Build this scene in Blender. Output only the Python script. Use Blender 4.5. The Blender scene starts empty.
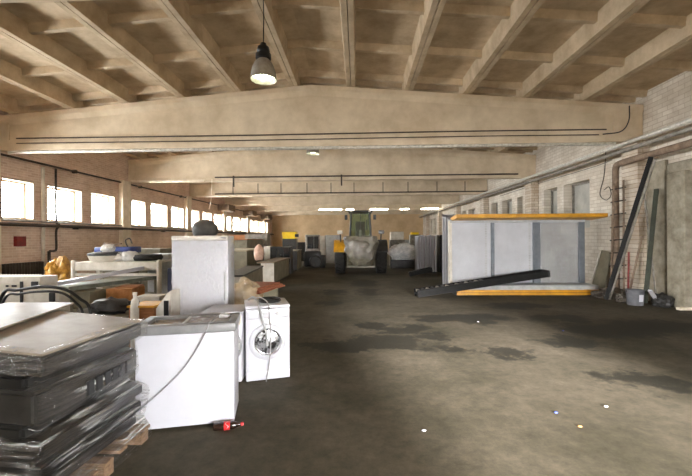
import bpy, bmesh, math, random
from mathutils import Vector, Matrix, Euler, noise
random.seed(7)
S = bpy.context.scene
COL = S.collection
PI = math.pi

# ------------------------------------------------------------------ camera
F = 370.0; EYE = 1.7
YAW = math.atan(12/370); ROLL = math.radians(.35)
c_, s_ = math.cos(YAW), math.sin(YAW); cr, sr = math.cos(ROLL), math.sin(ROLL)
FW = Vector((-s_, c_, 0)); RT = Vector((cr*c_, cr*s_, -sr)); UP = Vector((sr*c_, sr*s_, cr))
def ray(px, py): return FW + RT*((px-346)/F) + UP*((238-py)/F)
def G(px, py, z=0.0):
    d = ray(px, py); t = (z-EYE)/d.z; return Vector((d.x*t, d.y*t, z))
def D(px, py, Y):
    d = ray(px, py); t = Y/d.y; return Vector((d.x*t, Y, EYE+d.z*t))
def WX(px, py, X):
    d = ray(px, py); t = X/d.x; return Vector((X, d.y*t, EYE+d.z*t))
cam = bpy.data.cameras.new('camera'); camo = bpy.data.objects.new('camera', cam); COL.objects.link(camo)
cam.sensor_width = 36; cam.lens = F/692*36; cam.clip_start = .05; cam.clip_end = 300
M3 = Matrix((RT, UP, -FW)).transposed()
camo.matrix_world = Matrix.Translation((0, 0, EYE)) @ M3.to_4x4()
S.camera = camo

# ------------------------------------------------------------------ materials
def lin(v): return v/12.92 if v <= .04045 else ((v+.055)/1.055)**2.4
def C(r, g, b): return (lin(r/255), lin(g/255), lin(b/255), 1)
def newmat(name):
    m = bpy.data.materials.new(name); m.use_nodes = True
    nt = m.node_tree; b = nt.nodes['Principled BSDF']
    return m, nt, b
def nd(nt, t, **kw):
    n = nt.nodes.new(t)
    for k, v in kw.items():
        if k in n.inputs: n.inputs[k].default_value = v
        else: setattr(n, k, v)
    return n
def mat(name, col, col2=None, rough=.6, metal=0, scale=6, bump=0, detail=5, contrast=(.35, .65), coat=0, stretch=None):
    m, nt, b = newmat(name); L = nt.links
    b.inputs['Roughness'].default_value = rough; b.inputs['Metallic'].default_value = metal
    if coat: b.inputs['Coat Weight'].default_value = coat
    if col2 is None:
        col2 = tuple(c*.82 for c in col[:3])+(1,)
    tc = nd(nt, 'ShaderNodeTexCoord'); n = nd(nt, 'ShaderNodeTexNoise', Scale=scale, Detail=detail, Roughness=.65)
    if stretch:
        mp = nd(nt, 'ShaderNodeMapping'); mp.inputs['Scale'].default_value = stretch
        L.new(tc.outputs['Object'], mp.inputs['Vector']); L.new(mp.outputs['Vector'], n.inputs['Vector'])
    else: L.new(tc.outputs['Object'], n.inputs['Vector'])
    r = nd(nt, 'ShaderNodeValToRGB'); r.color_ramp.elements[0].position = contrast[0]; r.color_ramp.elements[1].position = contrast[1]
    r.color_ramp.elements[0].color = col2; r.color_ramp.elements[1].color = col
    L.new(n.outputs['Fac'], r.inputs['Fac']); L.new(r.outputs['Color'], b.inputs['Base Color'])
    if bump:
        bp = nd(nt, 'ShaderNodeBump', Strength=bump, Distance=.02)
        L.new(n.outputs['Fac'], bp.inputs['Height']); L.new(bp.outputs['Normal'], b.inputs['Normal'])
    return m
def brick(name, c1, c2, mort, dirt, axis='yz', dirt_amt=.5, bw=.26, bh=.078):
    m, nt, b = newmat(name); L = nt.links
    b.inputs['Roughness'].default_value = .85
    tc = nd(nt, 'ShaderNodeTexCoord'); sp = nd(nt, 'ShaderNodeSeparateXYZ'); cb = nd(nt, 'ShaderNodeCombineXYZ')
    L.new(tc.outputs['Object'], sp.inputs[0])
    L.new(sp.outputs['Y' if axis == 'yz' else 'X'], cb.inputs['X']); L.new(sp.outputs['Z'], cb.inputs['Y'])
    bk = nd(nt, 'ShaderNodeTexBrick', Scale=1.0); bk.inputs['Brick Width'].default_value = bw; bk.inputs['Row Height'].default_value = bh
    bk.inputs['Mortar Size'].default_value = .008; bk.inputs['Color1'].default_value = c1; bk.inputs['Color2'].default_value = c2; bk.inputs['Mortar'].default_value = mort
    L.new(cb.outputs[0], bk.inputs['Vector'])
    n = nd(nt, 'ShaderNodeTexNoise', Scale=.9, Detail=8, Roughness=.7); L.new(tc.outputs['Object'], n.inputs['Vector'])
    r = nd(nt, 'ShaderNodeValToRGB'); r.color_ramp.elements[0].position = .38; r.color_ramp.elements[1].position = .62
    r.color_ramp.elements[0].color = (dirt_amt,)*3+(1,); r.color_ramp.elements[1].color = (0, 0, 0, 1)
    L.new(n.outputs['Fac'], r.inputs['Fac'])
    mx = nd(nt, 'ShaderNodeMix', data_type='RGBA'); mx.inputs[7].default_value = dirt
    L.new(r.outputs['Color'], mx.inputs[0]); L.new(bk.outputs['Color'], mx.inputs[6]); L.new(mx.outputs[2], b.inputs['Base Color'])
    bp = nd(nt, 'ShaderNodeBump', Strength=.5, Distance=.01, invert=True)
    L.new(bk.outputs['Fac'], bp.inputs['Height']); L.new(bp.outputs['Normal'], b.inputs['Normal'])
    return m
def emit(name, col, st):
    m, nt, b = newmat(name)
    b.inputs['Base Color'].default_value = col; b.inputs['Emission Color'].default_value = col; b.inputs['Emission Strength'].default_value = st
    return m
def glass(name, tint=(.9, .95, .92, 1), alpha=.2, rough=.05):
    m, nt, b = newmat(name); L = nt.links; nt.nodes.remove(b)
    o = [n for n in nt.nodes if n.type == 'OUTPUT_MATERIAL'][0]
    t = nd(nt, 'ShaderNodeBsdfTransparent', Color=tint); g = nd(nt, 'ShaderNodeBsdfGlossy', Roughness=rough)
    mx = nd(nt, 'ShaderNodeMixShader', Fac=alpha); L.new(t.outputs[0], mx.inputs[1]); L.new(g.outputs[0], mx.inputs[2]); L.new(mx.outputs[0], o.inputs['Surface'])
    return m
def film(name, white=.16, gloss=.25, rough=.18, scale=5, stretch=(1, 1, 1), rot=(0, 0, 0), bump=.6, tint=(.85, .85, .82, 1), lo=.48, hi=.78, dbump=True):
    m, nt, b = newmat(name); L = nt.links; nt.nodes.remove(b)
    o = [n for n in nt.nodes if n.type == 'OUTPUT_MATERIAL'][0]
    tc = nd(nt, 'ShaderNodeTexCoord'); mp = nd(nt, 'ShaderNodeMapping'); mp.inputs['Rotation'].default_value = rot; mp.inputs['Scale'].default_value = stretch
    n = nd(nt, 'ShaderNodeTexNoise', Scale=scale, Detail=6, Roughness=.6); L.new(tc.outputs['Object'], mp.inputs['Vector']); L.new(mp.outputs['Vector'], n.inputs['Vector'])
    bp = nd(nt, 'ShaderNodeBump', Strength=bump, Distance=.03); L.new(n.outputs['Fac'], bp.inputs['Height'])
    t = nd(nt, 'ShaderNodeBsdfTransparent'); d = nd(nt, 'ShaderNodeBsdfDiffuse', Color=tint); g = nd(nt, 'ShaderNodeBsdfGlossy', Roughness=rough)
    L.new(bp.outputs['Normal'], g.inputs['Normal']); 
    if dbump: L.new(bp.outputs['Normal'], d.inputs['Normal'])
    r = nd(nt, 'ShaderNodeMapRange'); r.inputs[1].default_value = lo; r.inputs[2].default_value = hi; r.inputs[3].default_value = 0; r.inputs[4].default_value = white*2.6  # noise mask for white diffuse patches, highlights painted into the film colour
    L.new(n.outputs['Fac'], r.inputs[0])
    m1 = nd(nt, 'ShaderNodeMixShader'); L.new(r.outputs[0], m1.inputs[0]); L.new(t.outputs[0], m1.inputs[1]); L.new(d.outputs[0], m1.inputs[2])
    m2 = nd(nt, 'ShaderNodeMixShader', Fac=gloss); L.new(m1.outputs[0], m2.inputs[1]); L.new(g.outputs[0], m2.inputs[2]); L.new(m2.outputs[0], o.inputs['Surface'])
    return m

CONC = mat('ceiling_concrete', C(208, 189, 160), C(170, 150, 122), rough=.9, scale=1.6, bump=.15, detail=8)
BEAMC = mat('beam_concrete', C(222, 206, 180), C(196, 178, 150), rough=.9, scale=1.2, bump=.12, detail=8)
BRICKL = brick('left_brick', C(232, 208, 190), C(214, 186, 166), C(238, 222, 206), C(166, 134, 110), 'yz', .45)
BRICKLX = brick('left_brick_end', C(206, 180, 158), C(190, 160, 136), C(214, 194, 172), C(150, 118, 92), 'xz', .4)
BRICKR = brick('white_brick', C(234, 227, 214), C(218, 209, 194), C(196, 184, 166), C(160, 142, 118), 'yz', .5, .32, .115)
BRICKRX = brick('white_brick_end', C(222, 212, 196), C(202, 188, 168), C(160, 144, 122), C(146, 120, 94), 'xz', .6, .32, .115)
BACKW = mat('far_plaster', C(228, 202, 162), C(204, 174, 134), rough=.9, scale=.7, bump=.05, detail=8)
FRAMEM = mat('window_frame_paint', C(196, 180, 156), C(170, 152, 128), rough=.7, scale=3)
PALE = mat('pale_paint', C(236, 226, 208), C(214, 200, 178), rough=.7, scale=3)
FROST = mat('dusty_pane', C(188, 186, 176), C(160, 158, 150), rough=.5, scale=2)
DARKPIPE = mat('dark_pipe', C(74, 62, 52), C(48, 40, 34), rough=.6, scale=8)
SILVERP = mat('insulated_pipe', C(225, 222, 212), C(190, 186, 174), rough=.35, metal=.3, scale=12, bump=.4)
GREYPIPE = mat('grey_pipe', C(150, 144, 134), C(104, 98, 88), rough=.6, scale=6)
RUSTPIPE = mat('rusty_pipe', C(144, 124, 104), C(106, 88, 72), rough=.75, scale=6, bump=.1)
WHITE = mat('white_enamel', C(198, 198, 204), C(189, 189, 195), rough=.28, scale=2, coat=.2)
WHITE2 = mat('aged_white_paint', C(222, 216, 204), C(196, 188, 172), rough=.5, scale=4)
GREY = mat('grey_plastic', C(132, 132, 132), C(112, 112, 112), rough=.4, scale=5)
LGREY = mat('light_grey_metal', C(186, 186, 184), C(160, 160, 158), rough=.45, scale=5)
BLACK = mat('black_plastic', C(30, 30, 30), C(18, 18, 18), rough=.4, scale=10)
RAILB = mat('rail_black', C(24, 23, 22), C(14, 14, 13), rough=.9, scale=9)
BLACKM = mat('black_metal', C(52, 50, 48), C(30, 28, 27), rough=.5, scale=8)
RUBBER = mat('tyre_rubber', C(44, 42, 40), C(28, 27, 26), rough=.85, scale=14, bump=.2)
YELLOW = mat('machine_yellow', C(226, 168, 34), C(176, 124, 30), rough=.45, scale=5)
YELLOWT = mat('yellow_trim', C(222, 164, 40), C(190, 134, 34), rough=.4, scale=3)
YPLAST = mat('yellow_plastic', C(246, 212, 30), C(228, 184, 20), rough=.5, scale=4)
BEIGE = mat('beige_sheet', C(146, 134, 117), C(124, 112, 96), rough=.35, scale=5, coat=.2)
STEEL = mat('zinc_sheet', C(134, 138, 128), C(104, 110, 96), rough=.4, metal=.2, scale=4)
OLIVE = mat('olive_grey_panel', C(134, 128, 108), C(108, 102, 84), rough=.55, scale=3)
WOOD = mat('old_wood', C(168, 112, 66), C(128, 78, 44), rough=.75, scale=5, stretch=(1, 9, 9))
PALW = mat('pallet_wood', C(132, 106, 80), C(96, 74, 54), rough=.8, scale=5, stretch=(1, 9, 9))
REDWOOD = mat('red_brown_board', C(172, 104, 72), C(140, 78, 52), rough=.6, scale=5, stretch=(2, 9, 9))
CARD = mat('cardboard', C(186, 130, 76), C(152, 98, 54), rough=.85, scale=5)
BLUE = mat('blue_cover', C(44, 66, 140), C(30, 46, 104), rough=.45, scale=4)
NAVY = mat('navy_panel', C(40, 46, 74), C(28, 32, 54), rough=.5, scale=8)
RED = mat('red_paint', C(140, 40, 36), C(104, 32, 30), rough=.45, scale=6)
CHROME = mat('chrome', C(210, 210, 212), C(180, 180, 184), rough=.15, metal=1, scale=6)
DGLASS = mat('dark_glass', C(40, 42, 44), C(22, 24, 26), rough=.06, scale=3, coat=.6)
DRUM = mat('wash_drum', C(190, 190, 192), C(60, 60, 62), rough=.25, metal=.7, scale=16, contrast=(.45, .55))
LIDGL = mat('brown_lid_glass', C(168, 154, 140), C(148, 134, 120), rough=.12, scale=3, coat=.5)
CGLASS = glass('green_cab_glass', (.8, .9, .82, 1), .12)
WGLASS = glass('window_glass', (.96, .97, .97, 1), .06)
DEBRIS = mat('grey_rubble', C(120, 112, 102), C(76, 70, 62), rough=.9, scale=9, bump=.3)
INSUL = mat('yellow_foil', C(226, 176, 74), C(166, 112, 36), rough=.35, scale=9, bump=.7)
SACK = mat('pink_sack', C(214, 180, 160), C(186, 148, 128), rough=.6, scale=6, bump=.4)
BAGW = mat('white_plastic_bag', C(232, 230, 226), C(200, 198, 194), rough=.4, scale=9, bump=.5)
SHINY = mat('crumpled_silver', C(255, 255, 255), C(225, 227, 230), rough=.2, metal=0, scale=7, bump=.9, contrast=(.4, .6))
MUD = mat('film_grey_load', C(128, 120, 98), C(74, 68, 52), rough=.3, scale=4, bump=.7, contrast=(.3, .7))
COLA = mat('cola', C(44, 26, 20), C(30, 18, 14), rough=.1, coat=.8, scale=4)
CLABEL = mat('red_label', C(206, 30, 34), C(190, 24, 28), rough=.35, scale=4)
CONCP = mat('grey_concrete_post', C(168, 160, 142), C(128, 120, 102), rough=.9, scale=4, bump=.3, detail=9)
STACKD = mat('dark_moulding', C(34, 33, 30), C(20, 19, 18), rough=.35, scale=6, bump=.1)
STACKG = mat('slate_moulding', C(52, 50, 46), C(34, 32, 29), rough=.35, scale=6)
GREEN = mat('green_plank', C(62, 66, 52), C(44, 48, 38), rough=.7, scale=5)
SCAN = mat('grey_panel', C(194, 195, 199), C(178, 179, 183), rough=.5, scale=1.5)
SCAN2 = mat('dull_grey_panel', C(166, 166, 164), C(136, 136, 134), rough=.35, scale=1.2)
POSTG = mat('slate_post', C(112, 118, 124), C(92, 98, 104), rough=.45, scale=5)
FILM = film('stretch_film', .3, .16, .14, 4.0, (1, .5, 7), (-.3, -.1, 0), 1.0, lo=.53, hi=.72)  # pale slanted streaks are highlights painted into the diffuse colour
FILM2 = film('clear_wrap', .055, .1, .1, 30, (1, 1, .6), (0, 0, 0), 1.0, (1, 1, 1, 1), .5, .64, False)  # fine white blotches are glints painted into the wrap colour

# floor: oily dusty concrete with damp stains of their own shape
def floor_mat():
    m, nt, b = newmat('oily_concrete_floor'); L = nt.links
    tc = nd(nt, 'ShaderNodeTexCoord')
    n1 = nd(nt, 'ShaderNodeTexNoise', Scale=.55, Detail=8, Roughness=.7); n2 = nd(nt, 'ShaderNodeTexNoise', Scale=7, Detail=12, Roughness=.85)
    L.new(tc.outputs['Object'], n1.inputs['Vector']); L.new(tc.outputs['Object'], n2.inputs['Vector'])
    r1 = nd(nt, 'ShaderNodeValToRGB'); e = r1.color_ramp.elements; e[0].position = .32; e[1].position = .7
    e[0].color = C(54, 51, 35); e[1].color = C(100, 92, 78)
    L.new(n1.outputs['Fac'], r1.inputs['Fac'])
    r2 = nd(nt, 'ShaderNodeValToRGB'); e = r2.color_ramp.elements; e[0].position = .3; e[1].position = .7
    e[0].color = (.45, .45, .43, 1); e[1].color = (1.3, 1.27, 1.24, 1); L.new(n2.outputs['Fac'], r2.inputs['Fac'])
    mu = nd(nt, 'ShaderNodeMix', data_type='RGBA', blend_type='MULTIPLY'); mu.inputs[0].default_value = 1
    L.new(r1.outputs['Color'], mu.inputs[6]); L.new(r2.outputs['Color'], mu.inputs[7])
    # stains: (px, py, rx, ry) measured on the floor
    n3 = nd(nt, 'ShaderNodeTexNoise', Scale=2.4, Detail=8, Roughness=.72); L.new(tc.outputs['Object'], n3.inputs['Vector'])
    sub = nd(nt, 'ShaderNodeVectorMath', operation='SUBTRACT'); sub.inputs[1].default_value = (.5, .5, .5); L.new(n3.outputs['Color'], sub.inputs[0])
    sc = nd(nt, 'ShaderNodeVectorMath', operation='SCALE'); sc.inputs['Scale'].default_value = 1.7; L.new(sub.outputs[0], sc.inputs[0])
    ad = nd(nt, 'ShaderNodeVectorMath', operation='ADD'); L.new(tc.outputs['Object'], ad.inputs[0]); L.new(sc.outputs[0], ad.inputs[1])
    acc = None
    for (px, py, rx, ry) in STAINS:
        p = G(px, py)
        s = nd(nt, 'ShaderNodeVectorMath', operation='SUBTRACT'); s.inputs[1].default_value = (p.x, p.y, 0); L.new(ad.outputs[0], s.inputs[0])
        q = nd(nt, 'ShaderNodeVectorMath', operation='MULTIPLY'); q.inputs[1].default_value = (1/rx, 1/ry, 0); L.new(s.outputs[0], q.inputs[0])
        ln = nd(nt, 'ShaderNodeVectorMath', operation='LENGTH'); L.new(q.outputs[0], ln.inputs[0])
        mr = nd(nt, 'ShaderNodeMapRange'); mr.inputs[1].default_value = .75; mr.inputs[2].default_value = 1.15; mr.inputs[3].default_value = 1; mr.inputs[4].default_value = 0
        L.new(ln.outputs['Value'], mr.inputs[0])
        if acc is None: acc = mr.outputs[0]
        else:
            mm = nd(nt, 'ShaderNodeMath', operation='MAXIMUM'); L.new(acc, mm.inputs[0]); L.new(mr.outputs[0], mm.inputs[1]); acc = mm.outputs[0]
    mx = nd(nt, 'ShaderNodeMix', data_type='RGBA'); mx.inputs[7].default_value = C(26, 25, 16)
    k = nd(nt, 'ShaderNodeMath', operation='MULTIPLY'); k.inputs[1].default_value = .85; L.new(acc, k.inputs[0])
    L.new(k.outputs[0], mx.inputs[0]); L.new(mu.outputs[2], mx.inputs[6]); L.new(mx.outputs[2], b.inputs['Base Color'])
    rr = nd(nt, 'ShaderNodeMapRange'); rr.inputs[3].default_value = .8; rr.inputs[4].default_value = .72; L.new(acc, rr.inputs[0]); L.new(rr.outputs[0], b.inputs['Roughness'])
    bp = nd(nt, 'ShaderNodeBump', Strength=.25, Distance=.01); L.new(n2.outputs['Fac'], bp.inputs['Height']); L.new(bp.outputs['Normal'], b.inputs['Normal'])
    b.inputs['Specular IOR Level'].default_value = .3
    return m
STAINS = [(345, 346, .55, .35), (372, 342, .45, .4), (402, 343, .5, .45), (412, 328, .45, .35), (372, 326, .35, .35), (452, 350, .3, .2),
          (430, 336, .3, .2), (508, 352, .38, .3), (568, 342, .5, .35), (470, 318, .8, .5), (520, 306, .8, .5), (610, 330, 1.0, .5), (660, 326, 1.0, .6),
          (368, 292, .35, .9), (364, 283, .5, 1.2), (335, 292, .4, .7), (330, 303, .35, .4), (390, 330, .3, .3), (312, 345, .25, .15), (640, 380, .6, .3), (440, 318, .6, .4), (560, 318, .7, .4)]
FLOOR = floor_mat()

# ------------------------------------------------------------------ mesh helpers
class MB:
    def __init__(s): s.bm = bmesh.new()
    def box(s, lo, hi, bevel=0, M=None, seg=2):
        lo = Vector(lo); hi = Vector(hi)
        r = bmesh.ops.create_cube(s.bm, size=1); vs = r['verts']
        sz = hi-lo; ce = (hi+lo)/2
        for v in vs: v.co = Vector((v.co.x*sz.x, v.co.y*sz.y, v.co.z*sz.z))+ce
        if M: bmesh.ops.transform(s.bm, matrix=M, verts=vs)
        if bevel:
            es = list({e for v in vs for e in v.link_edges})
            bmesh.ops.bevel(s.bm, geom=es, offset=bevel, segments=seg, profile=.5, affect='EDGES')
        return s
    def bar(s, p0, p1, w, h=None, bevel=0):
        p0 = Vector(p0); p1 = Vector(p1); h = h or w; d = p1-p0
        q = d.to_track_quat('Y', 'Z').to_matrix().to_4x4()
        return s.box((-w/2, 0, -h/2), (w/2, d.length, h/2), bevel, Matrix.Translation(p0) @ q)
    def tube(s, pts, r, seg=10, rs=None, cap=True):
        pts = [Vector(p) for p in pts]; rings = []
        ref = Vector((0, 0, 1))
        for i, p in enumerate(pts):
            a = pts[max(i-1, 0)]; b = pts[min(i+1, len(pts)-1)]; t = (b-a).normalized()
            u = ref - t*ref.dot(t)
            if u.length < .05: u = Vector((1, 0, 0)) - t*t.x
            u.normalize(); w = t.cross(u); ref = u
            rr = rs[i] if rs else r
            rings.append([s.bm.verts.new(p+u*math.cos(2*PI*k/seg)*rr+w*math.sin(2*PI*k/seg)*rr) for k in range(seg)])
        for i in range(len(rings)-1):
            for k in range(seg):
                s.bm.faces.new((rings[i][k], rings[i][(k+1) % seg], rings[i+1][(k+1) % seg], rings[i+1][k]))
        if cap and len(rings) > 1:
            s.bm.faces.new(rings[0][::-1]); s.bm.faces.new(rings[-1])
        return s
    def loop(s, pts, r, seg=8):
        pts = [Vector(p) for p in pts]; n = len(pts); rings = []
        for i, p in enumerate(pts):
            t = (pts[(i+1) % n]-pts[i-1]).normalized(); u = Vector((0, 0, 1)); u = u-t*u.dot(t)
            if u.length < .05: u = Vector((1, 0, 0))
            u.normalize(); w = t.cross(u)
            rings.append([s.bm.verts.new(p+u*math.cos(2*PI*k/seg)*r+w*math.sin(2*PI*k/seg)*r) for k in range(seg)])
        for i in range(n):
            for k in range(seg):
                s.bm.faces.new((rings[i][k], rings[i][(k+1) % seg], rings[(i+1) % n][(k+1) % seg], rings[(i+1) % n][k]))
        return s
    def lathe(s, prof, seg=28, M=None):
        # prof: list of (r, z); spun round Z
        rings = []; new = []
        for (r, z) in prof:
            if r < 1e-4: v = s.bm.verts.new((0, 0, z)); rings.append([v]); new.append(v)
            else:
                rg = [s.bm.verts.new((r*math.cos(2*PI*k/seg), r*math.sin(2*PI*k/seg), z)) for k in range(seg)]; rings.append(rg); new += rg
        for i in range(len(rings)-1):
            a, b = rings[i], rings[i+1]
            for k in range(seg):
                k2 = (k+1) % seg
                if len(a) == 1 and len(b) > 1: s.bm.faces.new((a[0], b[k2], b[k]))
                elif len(b) == 1 and len(a) > 1: s.bm.faces.new((a[k], a[k2], b[0]))
                elif len(a) > 1: s.bm.faces.new((a[k], a[k2], b[k2], b[k]))
        if M: bmesh.ops.transform(s.bm, matrix=M, verts=new)
        return s
    def prism(s, poly, axis, a0, a1):
        # poly of 2D points extruded along an axis ('x','y','z')
        def P(u, v, w): return {'x': (w, u, v), 'y': (u, w, v), 'z': (u, v, w)}[axis]
        A = [s.bm.verts.new(P(u, v, a0)) for u, v in poly]; B = [s.bm.verts.new(P(u, v, a1)) for u, v in poly]
        n = len(poly)
        for i in range(n): s.bm.faces.new((A[i], A[(i+1) % n], B[(i+1) % n], B[i]))
        s.bm.faces.new(A[::-1]); s.bm.faces.new(B); return s
    def quad(s, pts):
        s.bm.faces.new([s.bm.verts.new(p) for p in pts]); return s
    def slab(s, pts, t):
        # a plate of thickness t under the polygon pts
        A = [s.bm.verts.new(Vector(p)) for p in pts]; B = [s.bm.verts.new(Vector(p)-Vector((0, 0, t))) for p in pts]; n = len(pts)
        s.bm.faces.new(A); s.bm.faces.new(B[::-1])
        for i in range(n): s.bm.faces.new((A[i], B[i], B[(i+1) % n], A[(i+1) % n]))
        return s
    def lump(s, ce, rad, amp=.2, sub=3, freq=1.7, seed=0, flat=True):
        r = bmesh.ops.create_icosphere(s.bm, subdivisions=sub, radius=1)
        for v in r['verts']:
            k = 1+amp*noise.fractal(v.co*freq+Vector((seed*3.1, seed, 0)), 1.0, 2.0, 4)
            v.co = Vector((v.co.x*rad[0]*k, v.co.y*rad[1]*k, v.co.z*rad[2]*k))
            if flat and v.co.z < -rad[2]*.75: v.co.z = -rad[2]*.75
            v.co += Vector(ce)
        return s
    def build(s, name, m, parent=None, smooth=False, M=None, kind=None, label=None):
        if M: bmesh.ops.transform(s.bm, matrix=M, verts=s.bm.verts)
        bmesh.ops.recalc_face_normals(s.bm, faces=s.bm.faces)
        me = bpy.data.meshes.new(name); s.bm.to_mesh(me); s.bm.free()
        me.materials.append(m)
        if smooth:
            for p in me.polygons: p.use_smooth = True
            me.set_sharp_from_angle(angle=math.radians(42))
        o = bpy.data.objects.new(name, me); COL.objects.link(o)
        if parent is not None: o.parent = parent
        if kind: o['kind'] = kind
        if label: o['label'] = label
        return o
def thing(name, label, cat, loc=(0, 0, 0), rz=0, group=None):
    o = bpy.data.objects.new(name, None); COL.objects.link(o); o.empty_display_size = .2
    o.location = loc; o.rotation_euler = (0, 0, rz); o['label'] = label; o['category'] = cat
    if group: o['group'] = group
    return o
def tag(o, label, cat, group=None, kind=None):
    o['label'] = label; o['category'] = cat
    if group: o['group'] = group
    if kind: o['kind'] = kind
    return o
def struct(name, mb, m, smooth=False, parent=None): return mb.build(name, m, parent, smooth, kind='structure')
def dup(root, loc, rz, label, group=None):
    r = root.copy(); COL.objects.link(r); r.location = loc; r.rotation_euler = (0, 0, rz); r['label'] = label
    if group: r['group'] = group
    for ch in list(root.children):
        q = ch.copy(); COL.objects.link(q); q.parent = r
        for g in list(ch.children):
            d = g.copy(); COL.objects.link(d); d.parent = q
    return r
def bez(pts, n=10):
    # smooth Catmull-Rom path through points
    P = [Vector(p) for p in pts]; P = [P[0]*2-P[1]]+P+[P[-1]*2-P[-2]]; out = []
    for i in range(1, len(P)-2):
        for k in range(n):
            t = k/n; a, b, c, d = P[i-1], P[i], P[i+1], P[i+2]
            out.append(.5*((2*b)+(c-a)*t+(2*a-5*b+4*c-d)*t*t+(3*b-a-3*c+d)*t**3))
    out.append(P[-2]); return out
RX90 = Matrix.Rotation(PI/2, 4, 'X')     # turns +Z into -Y

# ------------------------------------------------------------------ setting
XL, XR, Y0, Y1 = -10.26, 7.7, -1.6, 44.0
XC = -1.28
def ztop(x): return 5.95-.72*abs(x-XC)/8.98
ZB = 4.25                                   # underside of the roof beams
struct('floor', MB().box((XL-3, Y0-8, -.2), (XR+2, Y1+.4, 0)), FLOOR)
# roof deck (follows the gable)
RIB = .34
def deck(z0, z1):
    return [(XL-.4, ztop(XL-.4)+z0), (XC, ztop(XC)+z0), (XR+.4, ztop(XR+.4)+z0), (XR+.4, ztop(XR+.4)+z1), (XC, ztop(XC)+z1), (XL-.4, ztop(XL-.4)+z1)]
struct('ceiling', MB().prism(deck(RIB, RIB+.14), 'y', Y0-.3, Y1+.3), CONC)
BEAMS = [3.72, 10.35, 16.35, 22.35, 28.35, 34.35, 40.35]
ribx = [-.17+1.585*k for k in range(-6, 5)]
spans = list(zip([Y0]+BEAMS, BEAMS+[Y1]))
tn = 1
for x in ribx:                                # long roof-slab ribs, each with its joint line
    z = ztop(x)
    mb = MB()
    for sx in (-1, 1):
        a, b = sorted((x+sx*.008, x+sx*.115))
        aa, bb = (a-.05, b) if sx < 0 else (a, b+.05)
        mb.prism([(a, z), (b, z), (bb, z+RIB+.06), (aa, z+RIB+.06)], 'y', Y0, Y1)
    struct('trim_%d' % tn, mb, CONC); tn += 1
edges = [XL-.1]+ribx+[XR+.1]
for (ya, yb) in spans:                        # cross ribs of every bay
    if ya > 20 : n = 3
    else: n = 4
    L = yb-ya; mb = MB()
    for i in range(len(edges)-1):
        xa, xb = edges[i], edges[i+1]
        if xb-xa < .3: continue
        for k in range(n+1):
            y = ya+.2+(L-.4)*k/n
            pts = [(xa, y), (xb, y)] if not (xa < XC < xb) else [(xa, y), (XC, y), (xb, y)]
            for (p, q) in zip(pts, pts[1:]):
                za, zb = ztop(p[0])+RIB, ztop(q[0])+RIB; h = .15
                V = [mb.bm.verts.new(v) for v in ((p[0], y-.05, za-h), (q[0], y-.05, zb-h), (q[0], y+.05, zb-h), (p[0], y+.05, za-h), (p[0], y-.1, za+.02), (q[0], y-.1, zb+.02), (q[0], y+.1, zb+.02), (p[0], y+.1, za+.02))]
                for f in ((0, 1, 2, 3), (0, 4, 5, 1), (1, 5, 6, 2), (2, 6, 7, 3), (3, 7, 4, 0)): mb.bm.faces.new([V[i] for i in f])
    struct('trim_%d' % tn, mb, CONC); tn += 1
def beam(y, k):
    mb = MB(); t = .17; wb = .1
    e0, e1 = XL+.02, XR-.02
    f0, f1 = e0+.32, e1-.75
    zt = lambda x: ztop(x)-.01
    mb.box((e0, y-t+.02, ZB), (e1, y+t-.02, ZB+.17), .015)                          # bottom flange
    mb.box((e0+.3, y-t+.045, ZB+.17), (e1-.3, y+t-.045, ZB+.3), .012)
    mb.prism([(f0, ZB+.28), (f1, ZB+.28), (f1, zt(f1)-.1), (XC, zt(XC)-.1), (f0, zt(f0)-.1)], 'y', y-wb, y+wb)   # web
    for (a, b) in ((e0, XC), (XC, e1)):                                       # pitched top flange with splayed underside
        prof = [(-t, 0), (t, 0), (t, -.13), (wb, -.27), (-wb, -.27), (-t, -.13)]
        A = [mb.bm.verts.new((a, y+u, zt(a)+v)) for u, v in prof]; B = [mb.bm.verts.new((b, y+u, zt(b)+v)) for u, v in prof]
        n = len(prof)
        for i in range(n): mb.bm.faces.new((A[i], A[(i+1) % n], B[(i+1) % n], B[i]))
        mb.bm.faces.new(A[::-1]); mb.bm.faces.new(B)
    for (a, b) in ((e0, f0), (f1, e1)):                                       # thick bearing ends
        mb.prism([(a, ZB+.02), (b, ZB+.02), (b, zt(b)-.02), (a, zt(a)-.02)], 'y', y-t+.035, y+t-.035)
    return struct('trim_%d' % k, mb, BEAMC)
for y in BEAMS: beam(y, tn); tn += 1

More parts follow.
